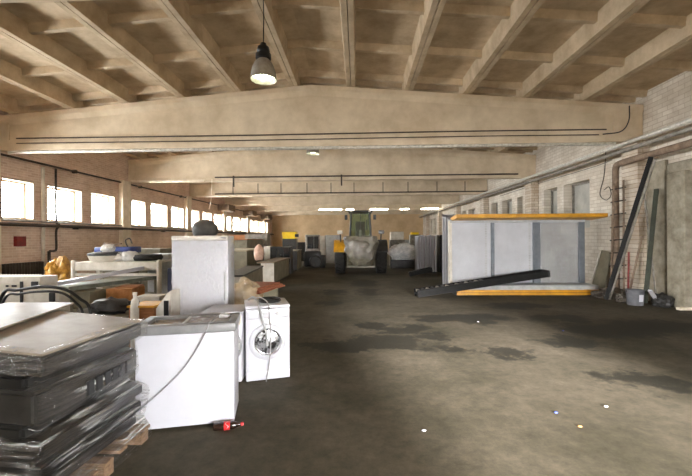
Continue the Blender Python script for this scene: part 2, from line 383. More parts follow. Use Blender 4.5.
# left wall: brick with window openings, pale reveals
zb, zt_, ZW = 2.33, 3.51, 5.5
wins = []
for k in range(-2, 6):
    b = 10.2+6.05*k
    for (a, e) in ((.12, 1.2), (1.69, 3.24), (3.71, 5.1)):
        if k >= 1: a, e = a+.1, e+.1
        if b+a > Y0+.3 and b+e < Y1-.3: wins.append((b+a, b+e))
mb = MB(); TH = .42
mb.box((XL-TH, Y0, 0), (XL, Y1, zb)); mb.box((XL-TH, Y0, zt_), (XL, Y1, ZW))
ys = [Y0]+[v for w in wins for v in w]+[Y1]
for a, b in zip(ys[::2], ys[1::2]): mb.box((XL-TH, a, zb), (XL, b, zt_))
struct('wall_left', mb, BRICKL)
for i, (a, b) in enumerate(wins):
    fx = XL-.26
    fr = MB()
    for (p, q) in (((fx-.06, a, zb), (fx, a+.07, zt_)), ((fx-.06, b-.07, zb), (fx, b, zt_)), ((fx-.06, a, zb), (fx, b, zb+.07)), ((fx-.06, a, zt_-.07), (fx, b, zt_))): fr.box(p, q, .006)
    if i >= 10: fr.box((fx-.05, (a+b)/2-.03, zb), (fx, (a+b)/2+.03, zt_))
    w = struct('window_%d' % (i+1), fr, FRAMEM)
    g = MB().box((fx-.035, a+.05, zb+.05), (fx-.03, b-.05, zt_-.05)).build('pane', WGLASS, w)
    rv = MB()
    rv.box((fx, b-.025, zb), (XL+.01, b+.015, zt_)); rv.box((fx, a-.015, zb), (XL+.01, a+.025, zt_)); rv.box((fx, a, zt_-.02), (XL+.01, b, zt_+.03)); rv.box((fx, a-.02, zb-.03), (XL+.04, b+.02, zb+.02))
    rv.build('reveal', FRAMEM, w)
# right wall: white painted brick with blind niches and a gateway near the camera
rz0, rz1 = 2.0, 3.62
niche = []
for k in range(0, 6):
    b = 10.35+6*k
    niche += [(b+2.2, b+3.75), (b+4.2, b+5.25)] if k % 2 == 0 else [(b+1.2, b+1.8), (b+2.4, b+3.7), (b+4.3, b+5.3)]
DY0, DY1, DZ = 5.6, 8.75, 3.2
mb = MB()
mb.box((XR, Y0, DZ), (XR+.45, DY1, 5.6)); mb.box((XR, Y0, 0), (XR+.45, DY0, DZ))
mb.box((XR, DY1, 0), (XR+.45, Y1, rz0)); mb.box((XR, DY1, rz1), (XR+.45, Y1, 5.6))
ys = [DY1]+[v for w in niche if w[1] < Y1 for v in w]+[Y1]
for a, b in zip(ys[::2], ys[1::2]): mb.box((XR, a, rz0), (XR+.45, b, rz1))
struct('wall_right', mb, BRICKR)
wn = len(wins)+1
for (a, b) in niche:
    w = struct('window_%d' % wn, MB().box((XR+.36, a, rz0), (XR+.4, b, rz1)), FROST); wn += 1
    f = MB(); f.box((XR+.3, b-.07, rz0), (XR+.36, b, rz1)); f.box((XR+.3, a, rz1-.06), (XR+.36, b, rz1)); f.build('frame', GREYPIPE, w)
# gateway: concrete posts, lintel and a dark steel leaf
mb = MB()
mb.box((XR-.1, 9.42, 0), (XR, 10.02, 3.6), .02); mb.box((XR-.2, DY1, 0), (XR+.02, 9.25, DZ+.02), .02)
struct('trim_%d' % tn, mb, CONCP); tn += 1
struct('trim_%d' % tn, MB().box((XR-.06, DY0-.3, DZ), (XR, 9.4, DZ+.28), .02), CONCP); tn += 1
dr = struct('door_1', MB().box((XR+.3, DY0-.05, 0), (XR+.36, DY1+.05, DZ+.05)), BLACKM)
h = MB()
for z in (.5, 1.6, 2.7): h.box((XR+.25, DY0, z), (XR+.3, DY1, z+.08))
h.build('brace', BLACKM, dr)
# columns
for i, y in enumerate(BEAMS):
    struct('trim_%d' % tn, MB().box((XL, y-.8, 0), (XL+.2, y-.22, ZB), .015), PALE if i > 0 else BRICKLX); tn += 1
    struct('trim_%d' % tn, MB().box((XR-.32, y-.35, 0), (XR, y+.25, ZB), .015), BRICKRX); tn += 1
# far wall, and the front wall with the open gate behind the camera
for y in BEAMS[4:]:
    struct('trim_%d' % tn, MB().box((XL, y-1.6, ZB-.5), (XL+.85, y-.2, ZB-.02), .02), RUSTPIPE); tn += 1
struct('wall_back', MB().box((XL, Y1, 0), (XR, Y1+.3, 6.2)), BACKW)
GX0, GX1, GZ = 1.45, 4.6, 2.25
mb = MB()
mb.box((XL, Y0-.3, 0), (GX0, Y0, 6.4)); mb.box((GX1, Y0-.3, 0), (XR, Y0, 6.4)); mb.box((GX0, Y0-.3, GZ), (GX1, Y0, 6.4))
struct('wall_front', mb, BRICKRX)

# ------------------------------------------------------------------ pipes, lamps, cables
def pipe(pts, r, m, name, label, cat='pipe', smooth=True, n=0, group=None):
    o = MB().tube(bez(pts, n) if n else pts, r, 12).build(name, m, None, smooth)
    return tag(o, label, cat, group)
# left wall
pu = thing('wall_pipe', 'thin dark pipe running high along the left wall above the windows', 'pipe', (XL+.1, 0, 4.15))
MB().tube([(0, Y0+.05, 0), (0, 43.9, 0)], .035, 10).build('pipe_run', DARKPIPE, pu, True)
for y in (9.2, 13.0, 17, 21, 25, 29): MB().box((-.095, y-.05, -.06), (.05, y+.05, .06), .01).build('clamp', DARKPIPE, pu)
pl = thing('heating_pipe', 'long dark heating pipe along the left wall just under the window sills', 'pipe', (XL+.17, 0, 2.16))
MB().tube([(0, Y0+.05, 0), (0, 43.9, 0)], .055, 10).build('pipe_run', DARKPIPE, pl, True)
MB().tube([(-.05, Y0+.05, .12), (-.05, 43.9, .12)], .03, 10).build('return_pipe', GREYPIPE, pl, True)
for y in range(10, 44, 3): MB().box((-.165, y-.03, -.09), (.02, y+.03, -.05)).build('bracket', DARKPIPE, pl)
y44 = WX(44, 220, XL+.1).y; y57 = WX(57, 220, XL+.12).y
pipe([(XL+.07, y44, 4.05), (XL+.07, y44, .0)], .05, WHITE2, 'riser_pipe', 'white painted vertical pipe on the left brick wall between two windows')
pipe(bez([(XL+.09, y57, 4.1), (XL+.09, y57, 2.4), (XL+.2, y57, 2.2), (XL+.09, y57, 2.0), (XL+.09, y57, 1.42), (XL+.12, y57-.12, 1.33), (XL+.16, y44+.15, 1.33)], 5), .035, DARKPIPE, 'drop_pipe', 'thin dark pipe dropping across the second left window and bending at the wall')
pipe([(XL+.16, y44+.12, 1.33), (XL+.16, y44+.12, .0)], .045, DARKPIPE, 'drop_pipe', 'short dark vertical pipe running down to the radiator end')
p = WX(18.5, 241, XL)
tag(MB().box((XL-.005, p.y-.16, p.z-.16), (XL+.1, p.y+.16, p.z+.14), .01).build('fire_hose_box', RED), 'small red box on the left brick wall above the radiator', 'box')
# insulated pipe under the first beam
yb = BEAMS[1]-.1
pts = [D(8, 155, yb-.15), D(20, 151.5, yb), D(60, 150.5, yb), D(130, 147, yb), D(300, 145.6, yb), D(380, 145, yb), D(420, 143.8, yb), D(520, 142.3, yb), D(585, 141, yb), D(615, 141.5, yb)]
for q in pts: q.z = max(min(q.z, ZB-.04), 4.19)
pts[0].z = 4.15
pipe(bez(pts, 6), .045, SILVERP, 'insulated_pipe', 'silvery insulated pipe strung under the nearest full roof beam')
def cable(y, z, x0, x1, r, label, m=DARKPIPE):
    a = MB().tube(bez([(x0, y, z), (x0*.6+x1*.4, y, z-.012), (x0*.25+x1*.75, y, z+.008), (x1, y, z)], 8), r, 6)
    return tag(a.build('cable', m, None, True), label, 'cable', None)
yf = BEAMS[1]-.17
cable(yf, ZB+.33, XL+.6, XR-1.0, .018, 'upper dark cable along the bottom flange of the nearest full beam')
cable(yf, ZB+.19, XL+.6, XR-1.2, .014, 'lower dark cable along the bottom flange of the nearest full beam')
p0, p1 = Vector((XR-1.1, yf-.01, ZB+.2)), D(628, 100, yf)
tag(MB().tube(bez([p0, (XR-.62, yf-.01, ZB+.27), (XR-.42, yf-.01, ZB+.55), (XR-.4, yf-.01, ztop(XR-.4)-.06)], 8), .016, 6).build('cable', BLACK, None, True), 'black cable curving up the right end of the nearest full beam', 'cable')
# pipes hung on the second and third beams
yb = BEAMS[2]-.2
o = thing('hanging_pipe', 'dark pipe running across the face of the second full roof beam', 'pipe', (0, yb, ZB+.16))
MB().tube([(-3.7-2.6, 0, 0), (6.9, 0, 0)], .03, 8).build('pipe_run', DARKPIPE, o, True)
for px in (233.5, 341.5): MB().box((D(px, 175, yb).x-.03, -.03, -.42), (D(px, 175, yb).x+.03, .03, .06)).build('hanger', DARKPIPE, o)
yb = BEAMS[3]-.25
o = thing('hanging_pipe', 'thin dark pipe with short hanger rods below the third full roof beam', 'pipe', (0, yb, ZB+.16))
MB().tube([(D(215, 192, yb).x, 0, 0), (D(495, 190, yb).x, 0, 0)], .035, 8).build('pipe_run', DARKPIPE, o, True)
for px in (233, 258, 281, 307, 331, 354, 383, 408, 437, 465): x = D(px, 190, yb).x; MB().box((x-.02, -.02, -.02), (x+.02, .02, .6)).build('hanger_rod', DARKPIPE, o)
# light-coloured battens under the far left beam ends
for (px0, px1, yy, lab) in ((131, 205, BEAMS[2]-.195, 'long white batten tube light under the second full beam at left'), (196, 252, BEAMS[3]-.19, 'long white batten tube light under the third full beam at left')):
    a = D(px0, 180, yy).x; b = D(px1, 180, yy).x
    t = thing('tube_light', lab, 'light', ((a+b)/2, yy, ZB+.02))
    MB().box(((a-b)/2, -.05, 0), ((b-a)/2, .05, .05), .01).build('housing', PALE, t)
    MB().tube([((a-b)/2+.05, 0, -.02), ((b-a)/2-.05, 0, -.02)], .025, 10).build('lamp_tube', PALE, t, True)
TUBE = emit('tube_glow', C(255, 246, 226), 14)
yy = BEAMS[5]-.25
for (a, b, lab) in ((319, 342, 'leftmost lit strip light high in front of the far wall'), (346, 354, 'short lit strip light above the loader cab'), (370, 388, 'lit strip light just right of the loader cab top'), (400, 409, 'short lit strip light right of the loader at the far beam'), (421, 439, 'rightmost lit strip light by the right wall at the far beam')):
    p = D(a, 208, yy); q = D(b, 208, yy)
    t = thing('strip_light', lab, 'light', ((p.x+q.x)/2, yy, ZB+.02), 0, 'strip lights on the far beam'); hw = (q.x-p.x)/2
    MB().box((-hw, -.02, .03), (hw, .1, .14), .01).build('housing', PALE, t)
    MB().box((-hw+.02, -.06, 0), (hw-.02, .06, .1), .02).build('lamp_tube', TUBE, t)

def highbay(loc, ztopc, label, sc=1.0):
    t = thing('pendant_lamp', label, 'lamp', loc)
    R = .225*sc
    out = [(R, 0), (R*1.0, .02), (R*.97, .1), (R*.86, .21), (R*.66, .3), (R*.42, .36), (R*.4, .37)]
    inn = [(R*.38, .36), (R*.62, .29), (R*.82, .2), (R*.93, .1), (R*.97, .01), (R, 0)]
    MB().lathe(out+inn).build('reflector', mat('lamp_reflector', C(176, 170, 160), C(140, 132, 122), rough=.4, metal=.3), t, True)
    MB().lathe([(.001, .64), (.05, .64), (.06, .6), (.1, .57), (.115, .5), (.09, .47), (.135, .45), (.135, .37), (.1, .355), (.001, .355)], 20).build('ballast_housing', BLACK, t, True)
    MB().lathe([(.001, .34), (.06, .33), (.085, .22), (.075, .12), (.04, .06), (.001, .05)], 16).build('bulb', emit('bulb_glow', C(248, 255, 214), 14), t, True)
    MB().lathe([(R*.93, .085), (R*.93, .09), (.001, .09)], 28).build('diffuser', emit('lamp_diffuser', C(246, 255, 222), 3.0), t, True)
    MB().tube([(0, 0, .63), (.01, 0, (ztopc-loc[2])*.6), (0, 0, ztopc-loc[2])], .01, 6).build('cord', BLACK, t, True)
    return t
p = D(263.5, 80, 6.45)
highbay((p.x, p.y, p.z), ztop(p.x)+RIB, 'lit bell-shaped pendant lamp hanging nearest the camera')
q = D(313, 154, 12.9)
highbay((q.x, q.y, q.z), ztop(q.x)+RIB, 'small lit pendant lamp further back below the first beam')

# right wall pipes
def runx(x, z, y0, y1, r, m, name, label):
    return tag(MB().tube([(x, y0, z), (x, y1, z)], r, 14).build(name, m, None, True), label, 'pipe')
runx(XR-.48, 4.21, Y0+.02, 43.9, .05, SILVERP, 'wall_pipe', 'bright silvery pipe running high along the right wall')
runx(XR-.4, 4.05, Y0+.02, 43.9, .055, GREYPIPE, 'wall_pipe', 'grey pipe right below the bright pipe on the right wall')
yv = 10.75
big = [(XR-.45, Y0+.02, 3.72), (XR-.45, 9.9, 3.72), (XR-.45, yv-.25, 3.71), (XR-.42, yv-.08, 3.64), (XR-.38, yv, 3.45), (XR-.38, yv, 3.2), (XR-.38, yv, 0)]
path = [Vector(big[0]), Vector(big[1])]+bez([Vector(v) for v in big[1:6]], 6)[1:]+[Vector(big[6])]
tag(MB().tube(path, .085, 16).build('bent_pipe', RUSTPIPE, None, True), 'thick brownish pipe running along the right wall and bending down to the floor', 'pipe')
tag(MB().tube([(XR-.03, 9.5, 1.18), (XR-.03, 10.0, 1.18)], .02, 8).build('wall_conduit', DARKPIPE, None, True), 'thin dark conduit low on the right concrete wall', 'pipe')
# thin loose wiring on the right bricks
for i, (pts, lab) in enumerate((([(606, 150), (604, 176), (600, 194), (606, 200), (611, 195), (609, 187), (604, 190)], 'loose thin wire looping on the white bricks beside the bent pipe'),
                                ([(500, 196), (540, 183), (590, 168), (612, 160)], 'thin dark wire strung along the white bricks above the niches'))):
    P = [WX(x, y, XR-.011) for x, y in pts]
    tag(MB().tube(bez(P, 8), .012, 6).build('wire', DARKPIPE, None, True), lab, 'wire')

# ------------------------------------------------------------------ appliances in the foreground
# chest freezer
t = thing('chest_freezer', 'white chest freezer with grey lid frame and sliding brown glass lids', 'freezer', G(234.5, 425), math.radians(13))
W, DP, HB, HT = .83, .44, .855, .94
MB().box((-W, 0, .03), (0, DP, HB), .012).build('body', WHITE, t, True)
f = MB()
f.box((-W-.02, -.025, HB), (.02, .07, HT), .02); f.box((-W-.02, DP-.06, HB), (.02, DP+.02, HT), .02)
f.box((-W-.02, .06, HB), (-W+.06, DP-.05, HT), .015); f.box((-.06, .06, HB), (.02, DP-.05, HT), .015)
f.build('lid_frame', GREY, t, True)
for (a, b, z) in ((-W+.06, -.42, HT-.03), (-.47, -.06, HT-.018)):
    q = MB().box((a, .07, z-.012), (b, DP-.06, z), .003).build('sliding_lid', LIDGL, t)
MB().box((-.46, .075, HT-.018), (-.44, DP-.065, HT-.004)).build('lid_edge', LGREY, t)
MB().box((-.17, .27, HT-.018), (-.08, .35, HT+.02), .015).build('lock', LGREY, t, True)
for (x, y) in ((-.07, .07), (-W+.07, .07), (-.07, DP-.07), (-W+.07, DP-.07)): MB().box((x-.03, y-.03, 0), (x+.03, y+.03, .035)).build('foot', BLACK, t)
# cord lying across the freezer
Mf = Matrix.Translation(G(234.5, 425)) @ Matrix.Rotation(math.radians(13), 4, 'Z')
cp = [(-.12, .34, HT+.025), (-.17, .3, HT+.008), (-.2, .1, HT+.008), (-.21, -.03, HT+.004), (-.23, -.035, HT-.05), (-.33, -.02, .70), (-.46, -.02, .52), (-.66, -.02, .33), (-.86, -.02, .17), (-.93, -.03, .1)]
tag(MB().tube([Mf @ v for v in bez(cp, 8)], .006, 6).build('power_cord', mat('grey_cord', C(150, 150, 150)), None, True), 'thin grey power cord hanging down the white freezer front', 'cord')

# washing machines
def washer(name, label, loc, rz, w=.5, h=.9, d=.52, face=True, grey_door=False, px=.25):
    t = thing(name, label, 'washing machine', loc, rz, 'front-loading washers')
    MB().box((0, 0, .012), (w, d, h-.035), .012).build('body', WHITE, t, True)
    MB().box((-.004, -.012, h-.035), (w+.004, d, h), .01).build('top_lid', WHITE, t, True)
    MB().box((.004, -.006, .015), (w-.004, .005, .115), .005).build('kick_panel', WHITE, t, True)
    cp = MB().box((.004, -.012, h-.155), (w-.004, .006, h-.04), .006).build('control_panel', WHITE2 if grey_door else WHITE, t, True)
    MB().box((.02, -.018, h-.14), (.15, -.01, h-.055), .006).build('soap_drawer', WHITE, cp, True)
    Mk = Matrix.Translation((w*.72, -.012, h-.098)) @ RX90
    MB().lathe([(.001, .024), (.021, .022), (.024, .0), (.001, 0)], 18, Mk).build('knob', LGREY, cp, True)
    for i in range(3): MB().box((w*.38+i*.035, -.017, h-.105), (w*.38+i*.035+.018, -.011, h-.092)).build('button', LGREY, cp)
    cz = h*.52; Md = Matrix.Translation((px, -.004, cz)) @ RX90
    dr = MB().lathe([(.215, 0), (.213, .012), (.2, .026), (.165, .03), (.155, .016), (.15, .0)], 40, Md).build('door', GREY if grey_door else WHITE, t, True)
    MB().lathe([(.157, .012), (.152, .024), (.142, .02), (.138, .004)], 40, Md).build('door_rim', CHROME, dr, True)
    MB().lathe([(.15, .006), (.12, .014), (.07, .03), (.001, .036)], 36, Md).build('porthole', DRUM if not grey_door else DGLASS, dr, True)
    MB().box((px+.165, -.04, cz-.04), (px+.195, -.02, cz+.04), .008).build('door_handle', LGREY, dr, True)
    for x in (.06, w-.06):
        for y in (.06, d-.06): MB().box((x-.02, y-.02, 0), (x+.02, y+.02, .016)).build('foot', BLACK, t)
    return t
wl = G(246, 383); wr = G(290, 378); wa = math.atan2((wr-wl).y, (wr-wl).x); ww = (wr-wl).length
washer('washing_machine', 'white front-loading washing machine with hoses coiled on its top', wl, wa, ww)
W2 = .47; rot2 = math.radians(4)
o2 = wl + Vector((-.05, 0, 0)) - Vector((math.cos(rot2)*W2, math.sin(rot2)*W2, 0))
washer('washing_machine', 'white front-loading washer with a dark round door mostly hidden by the freezer', o2, rot2, W2, .84, .5, True, True, W2-.207)
Mw = Matrix.Translation(wl) @ Matrix.Rotation(wa, 4, 'Z')
def onw(pts): return [Mw @ Vector(p) for p in pts]
ring = [Mw @ Vector((.3+.135*math.cos(a)*(1+.02*math.sin(3*a)), .27+.13*math.sin(a), .913)) for a in [2*PI*i/36 for i in range(36)]]
hs = MB().loop(ring, .013); hs.loop([v+(v-ring[0].lerp(ring[18], .5))*-.07+Vector((0, 0, .02)) for v in ring], .012)
hs.build('inlet_hose', BLACK, None, True); tag(bpy.data.objects['inlet_hose'], 'black coiled inlet hose lying on the right washing machine top', 'hose')
tag(MB().tube(onw(bez([(.04, .4, .915), (.1, .3, .96), (.14, .14, .945), (.15, 0, .93), (.16, -.05, .88), (.19, -.055, .74), (.23, -.06, .6), (.245, -.062, .43)], 8)), .013, 8).build('drain_hose', mat('grey_hose', C(172, 172, 172)), None, True), 'ribbed grey drain hose hanging over the washer door', 'hose')
tag(MB().tube(onw(bez([(.1, .36, .935), (.18, .22, .965), (.24, .08, .945), (.255, -.01, .925), (.27, -.03, .86), (.285, -.045, .6), (.28, -.045, .35), (.26, -.035, .16), (.235, -.03, .03), (.23, -.05, .008)], 8)), .007, 6).build('power_cord', mat('pale_cord', C(160, 158, 156)), None, True), 'thin grey cord hanging down the washing machine front to the floor', 'cord')

# fridge wrapped in clear film
fy = 4.95
a = D(172, 300, fy); b = D(229, 300, fy)
t = thing('fridge', 'tall white fridge wrapped in clear film behind the chest freezer', 'fridge', (a.x, fy, 0), math.radians(9))
w = .74; hF = 1.745
MB().box((0, .06, .04), (w, .5, hF), .012).build('cabinet', WHITE, t, True)
dr = MB().box((0, 0, .07), (w, .058, hF-.07), .014).build('door', WHITE, t, True)
MB().box((.0, .0, hF-.066), (w, .058, hF), .012).build('top_trim', WHITE2, t, True)
MB().box((w-.1, -.004, hF-.045), (w-.02, .0, hF-.02), .002).build('badge', GREY, t)
MB().box((w-.05, -.03, .85), (w-.025, .0, 1.25), .008).build('handle', LGREY, dr, True)
MB().box((0.03, .06, 0), (w-.03, .46, .045)).build('plinth', BLACK, t)
fm = MB()
nx, nz = 30, 60
def fpt(u, v):
    per = [(-.012, .51), (-.014, -.016), (w+.014, -.016), (w+.016, .51)]
    L = [.52, w+.02, .52]; tot = sum(L); s = u*tot
    i = 0
    while i < 2 and s > L[i]: s -= L[i]; i += 1
    k = min(s/L[i], 1); p, q = per[i], per[i+1]
    x, y = p[0]+(q[0]-p[0])*k, p[1]+(q[1]-p[1])*k
    z = .1+(hF-.1)*v; nn = .012*noise.noise(Vector((x*9, y*9, z*6)))
    ox = (x-w/2)/w*2; oy = (y-.3)*2
    return (x+abs(nn)*ox, y+abs(nn)*oy, z)
V = [[fm.bm.verts.new(fpt(i/nx, j/nz)) for i in range(nx+1)] for j in range(nz+1)]
for j in range(nz):
    for i in range(nx): fm.bm.faces.new((V[j][i], V[j][i+1], V[j+1][i+1], V[j+1][i]))
fm.build('clear_film', FILM2, t, True)
# dark fluffy hood of a machine behind the fridge, box behind it at left
p = D(205, 236, 7.2)
t = thing('machine_hood', 'dark grey rounded machine cover seen above the fridge top', 'machine', (p.x, 7.2, 0))
MB().box((-.25, -.2, 0), (.25, .25, 1.7), .02).build('cabinet', OLIVE, t)
MB().lump((0, 0, 1.87), (.24, .28, .22), .1, 3, 1.3, 2).build('hood', mat('hood_grey', C(84, 82, 78), C(60, 58, 56)), t, True)
p = G(171, 372); p = Vector((D(167.5, 290, 5.7).x+.06, 5.7, 0))
t = thing('tall_box', 'dark navy tall unit peeking out left of the wrapped fridge', 'cabinet', p)
MB().box((-.06, 0, 0), (.12, .36, 1.25), .012).build('body', NAVY, t)
MB().box((-.055, -.012, .2), (.115, 0, 1.2), .005).build('front_panel', NAVY, t)
p = D(162.5, 312, 4.5)
t = thing('white_display', 'white framed upright panel with a black inset beside the fridge', 'cabinet', (p.x, 4.5, 0))
MB().prism([(-.08, 0), (.1, 0), (.1, 1.06), (.06, 1.03), (-.08, .84)], 'y', 0, .25).build('side_panel', WHITE2, t)
MB().box((.02, -.012, .5), (.08, 0, .94), .004).build('inset', BLACK, t)

# bottle on the floor
pa, pb = G(213.5, 431), G(243.5, 427.5)
d = pb-pa; L = d.length
t = thing('cola_bottle', 'cola bottle with red label and red cap lying by the freezer', 'bottle', (pa.x, pa.y, .034), math.atan2(d.y, d.x))
MX = Matrix.Rotation(PI/2, 4, 'Y')
k = L/.235
def lat(prof): return MB().lathe([(r*k, z*k) for r, z in prof], 20, MX)
lat([(.001, .004), (.026, 0), (.031, .012), (.03, .04), (.0325, .06), (.029, .085), (.029, .125), (.0325, .145), (.03, .16), (.018, .19), (.012, .205), (.012, .215), (.001, .216)]).build('body', COLA, t, True)
lb = lat([(.0335, .082), (.0338, .084), (.0338, .128), (.0335, .13)]).build('label', CLABEL, t, True)
wv = MB()
for i in range(10):
    a0, a1 = -.2+i*.17, -.2+(i+1)*.17; rr = .0342*k
    z0 = (.105+.012*math.sin(i*.7))*k; z1 = (.105+.012*math.sin((i+1)*.7))*k
    wv.quad([Vector((z0-.003, -rr*math.cos(a0), rr*math.sin(a0))), Vector((z1-.003, -rr*math.cos(a1), rr*math.sin(a1))), Vector((z1+.003, -rr*math.cos(a1), rr*math.sin(a1))), Vector((z0+.003, -rr*math.cos(a0), rr*math.sin(a0)))])
wv.build('white_wave', WHITE, lb)
lat([(.001, .236), (.0135, .236), (.0145, .232), (.0145, .214), (.001, .213)]).build('cap', CLABEL, t, True)

# shrink wrapped pallet of dark mouldings
A0 = G(41, 355, 1.02); B0 = G(141, 317, 1.02)+Vector((.075, -.1, 0))
t = thing('wrapped_pallet', 'shrink-wrapped pallet stack of dark mouldings topped with beige panel at left front', 'pallet', (B0.x, B0.y, 0))
def loc(p): return Vector((p.x-B0.x, p.y-B0.y, p.z))
dA = loc(A0); dA.z = 0                        # near right corner, in local metres
LX = 1.25
def ring_pts(off, inset_r=0, inset_b=0):
    # four corners: back right, near right, near left, back left; off pushes the right side out
    return [Vector((off, -inset_b, 0)), Vector((dA.x+off, dA.y, 0)), Vector((dA.x-LX, dA.y+.02, 0)), Vector((-LX-.06, .12, 0))]
def layer(z0, z1, off, m, name, tilt=.06, bev=.02, shift=0):
    R = ring_pts(off); mb = MB()
    A = [mb.bm.verts.new((p.x, p.y+shift, z0+tilt*(-p.x)/LX)) for p in R]; B = [mb.bm.verts.new((p.x, p.y+shift, z1+tilt*(-p.x)/LX)) for p in R]
    mb.bm.faces.new(A[::-1]); mb.bm.faces.new(B)
    for i in range(4): mb.bm.faces.new((A[i], A[(i+1) % 4], B[(i+1) % 4], B[i]))
    bmesh.ops.bevel(mb.bm, geom=list(mb.bm.edges), offset=bev, segments=2, affect='EDGES')
    return mb.build(name, m, t, True)
layer(.875, 1.01, 0, STACKG, 'moulding', .1, .025)
layer(1.005, 1.02, .005, BEIGE, 'top_panel', .1, .005)
layer(.79, .875, -.1, STACKD, 'moulding', .1, .02)
g = layer(.58, .78, -.045, STACKG, 'moulding', .09, .02)
sl = MB()
for i in range(6):                            # grille openings on the right end of that layer
    y = -.1-.085*i; sl.box((-.045+dA.x*(-y)/(-dA.y)*0-.01, y-.06, .62), (-.035+.0*i, y, .72), .004)
sl.build('grille', BLACK, g)
layer(.49, .575, -.12, STACKD, 'moulding', .08, .02)
layer(.40, .49, .0, STACKD, 'moulding', .06, .015)
layer(.33, .385, -.06, STACKG, 'moulding', .06, .015)
layer(.26, .345, -.01, STACKD, 'moulding', .05, .015)
layer(.13, .255, -.05, STACKD, 'moulding', .02, .02)
pm = thing('pallet', '', '') ; del pm['label'], pm['category']; pm.parent = t
for i in range(3):
    y = -.03+(dA.y+.06)*i/2; MB().box((-LX+.05, y-.05, 0), (.03, y+.05, .09), .004).build('skid', PALW, pm)
for i in range(7):
    y = .0+dA.y*i/6; MB().box((-LX+.03, y-.045, .09), (.035, y+.045, .115), .003).build('deck_board', PALW, pm)
# film skin: hugs the layers along the sides
prof = [(.01, .045), (.09, .04), (.2, .005), (.3, .02), (.4, .03), (.46, .025), (.53, -.05), (.6, -.025), (.7, -.025), (.78, -.035), (.84, -.045), (.89, .018), (.97, .02), (1.015, .012), (1.03, -.06)]
fm = MB(); segs = []
Rr = ring_pts(0); per = [(0, 1, 26), (1, 2, 26), (2, 3, 20), (3, 0, 26)]
for j, (z, off) in enumerate(prof):
    rowv = []
    for (i0, i1, n) in per:
        for k in range(n):
            p = Rr[i0].lerp(Rr[i1], k/n); ce = Vector((-LX/2, dA.y/2, 0)); out = (p-ce)
            o = Vector((math.copysign(1, out.x) if abs(out.x) > LX*.42 else 0, math.copysign(1, out.y) if abs(out.y) > abs(dA.y)*.42 else 0, 0))
            zz = z+.1*min(1, z)*(-p.x)/LX
            wr = .022*noise.noise(Vector((p.x*6+z*9, p.y*5-z*11, z*3)))
            q = p+o*(off+abs(wr)); rowv.append(fm.bm.verts.new((q.x, q.y, zz+wr*.5)))
    segs.append(rowv)
n = len(segs[0])
for j in range(len(segs)-1):
    for i in range(n): fm.bm.faces.new((segs[j][i], segs[j][(i+1) % n], segs[j+1][(i+1) % n], segs[j+1][i]))
fm.build('stretch_film', FILM, t, True)
# loose beige sheet on top of the stack
zs = lambda p: 1.028+.1*(-(p.x-B0.x))/LX
tip = G(74, 306.5, 1.075)
q0 = G(0, 329, 1.09); q0 = q0+(q0-tip)*.25
pp = [tip, q0, Vector((B0.x-LX+.0, q0.y+.05, 0)), Vector((B0.x-LX-.02, B0.y+.1, 0))]
for v in pp: v.z = zs(v)+.018
tag(MB().slab(pp, .014).build('sheet_panel', BEIGE), 'thin loose beige sheet with dark edge lying on the wrapped stack', 'panel')

# ------------------------------------------------------------------ left clutter
p = D(24, 292, 5.9)
t = thing('white_cabinet', 'long white steel cabinet with black sockets behind the wrapped stack', 'cabinet', (p.x, 5.9, 0), 0)
hc = D(28, 276.5, 5.9).z
MB().box((-3.2, 0, .05), (0, .36, hc), .015).build('body', WHITE2, t)
MB().box((-3.2, .0, 0), (-.02, .32, .05)).build('plinth', BLACK, t)
MB().prism([(0, .05), (.36, .05), (.36, hc-.01), (0, hc-.005)], 'x', 0, .27).build('end_unit', WHITE2, t)
for (x0, x1, z) in ((-.5, -.44, .93), (-.3, -.26, .93), (-.2, -.12, .93)): MB().box((x0, -.012, z), (x1, 0.004, z+.03)).build('slot', BLACK, t)
MB().box((.14, -.03, hc-.2), (.25, .0, hc-.08), .01).build('socket', BLACK, t)
MB().box((-.06, -.015, .6), (-.01, 0, hc-.08), .005).build('hinge_post', BLACK, t)
p = D(52, 300, 5.6)
t = thing('white_box', 'low white box unit with a black plug in front of the steel cabinet', 'box', (p.x, 5.6, 0))
MB().box((-.3, 0, 0), (.12, .22, .91), .012).build('body', WHITE2, t)
MB().box((-.03, -.03, .74), (.06, 0, .88), .01).build('plug', BLACK, t)
hz = 1.3
def hosep(pts, Y): P = [D(x, y, Y) for x, y in pts]; P[-1].z = .03; return bez([Vector((P[0].x-.25, Y+.05, .03))]+P, 8)
tag(MB().tube(hosep([(2, 296), (18, 290), (45, 286.5), (66, 290), (80, 299), (90, 310), (93, 330)], 5.3), .022, 10).build('black_hose', BLACK, None, True), 'upper black hose arching in front of the white cabinet', 'hose')
tag(MB().tube(hosep([(4, 300), (20, 294), (40, 291.5), (62, 293), (76, 303), (83, 315), (85, 335)], 5.2), .018, 10).build('black_hose', BLACK, None, True), 'lower black hose arching in front of the white cabinet', 'hose')
# radiator
y0, y1 = WX(2, 268, XL+.2).y, WX(42, 268, XL+.2).y
t = thing('radiator', 'dark cast-iron radiator standing against the left brick wall', 'radiator', (XL+.2, y0, 0))
n = 14
for i in range(n):
    y = (y1-y0)*(i+.5)/n; w = (y1-y0)/n*.36
    MB().box((-.09, y-w, .32), (.09, y+w, 1.02), w*.8, None, 3).build('section', DARKPIPE, t, True)
MB().tube([(0, 0, .42), (0, y1-y0, .42)], .03, 8).build('lower_pipe', DARKPIPE, t)
MB().tube([(0, 0, .92), (0, y1-y0, .92)], .03, 8).build('upper_pipe', DARKPIPE, t)
for y in (.1, y1-y0-.1): MB().box((-.05, y-.03, 0), (.05, y+.03, .34)).build('foot', DARKPIPE, t)
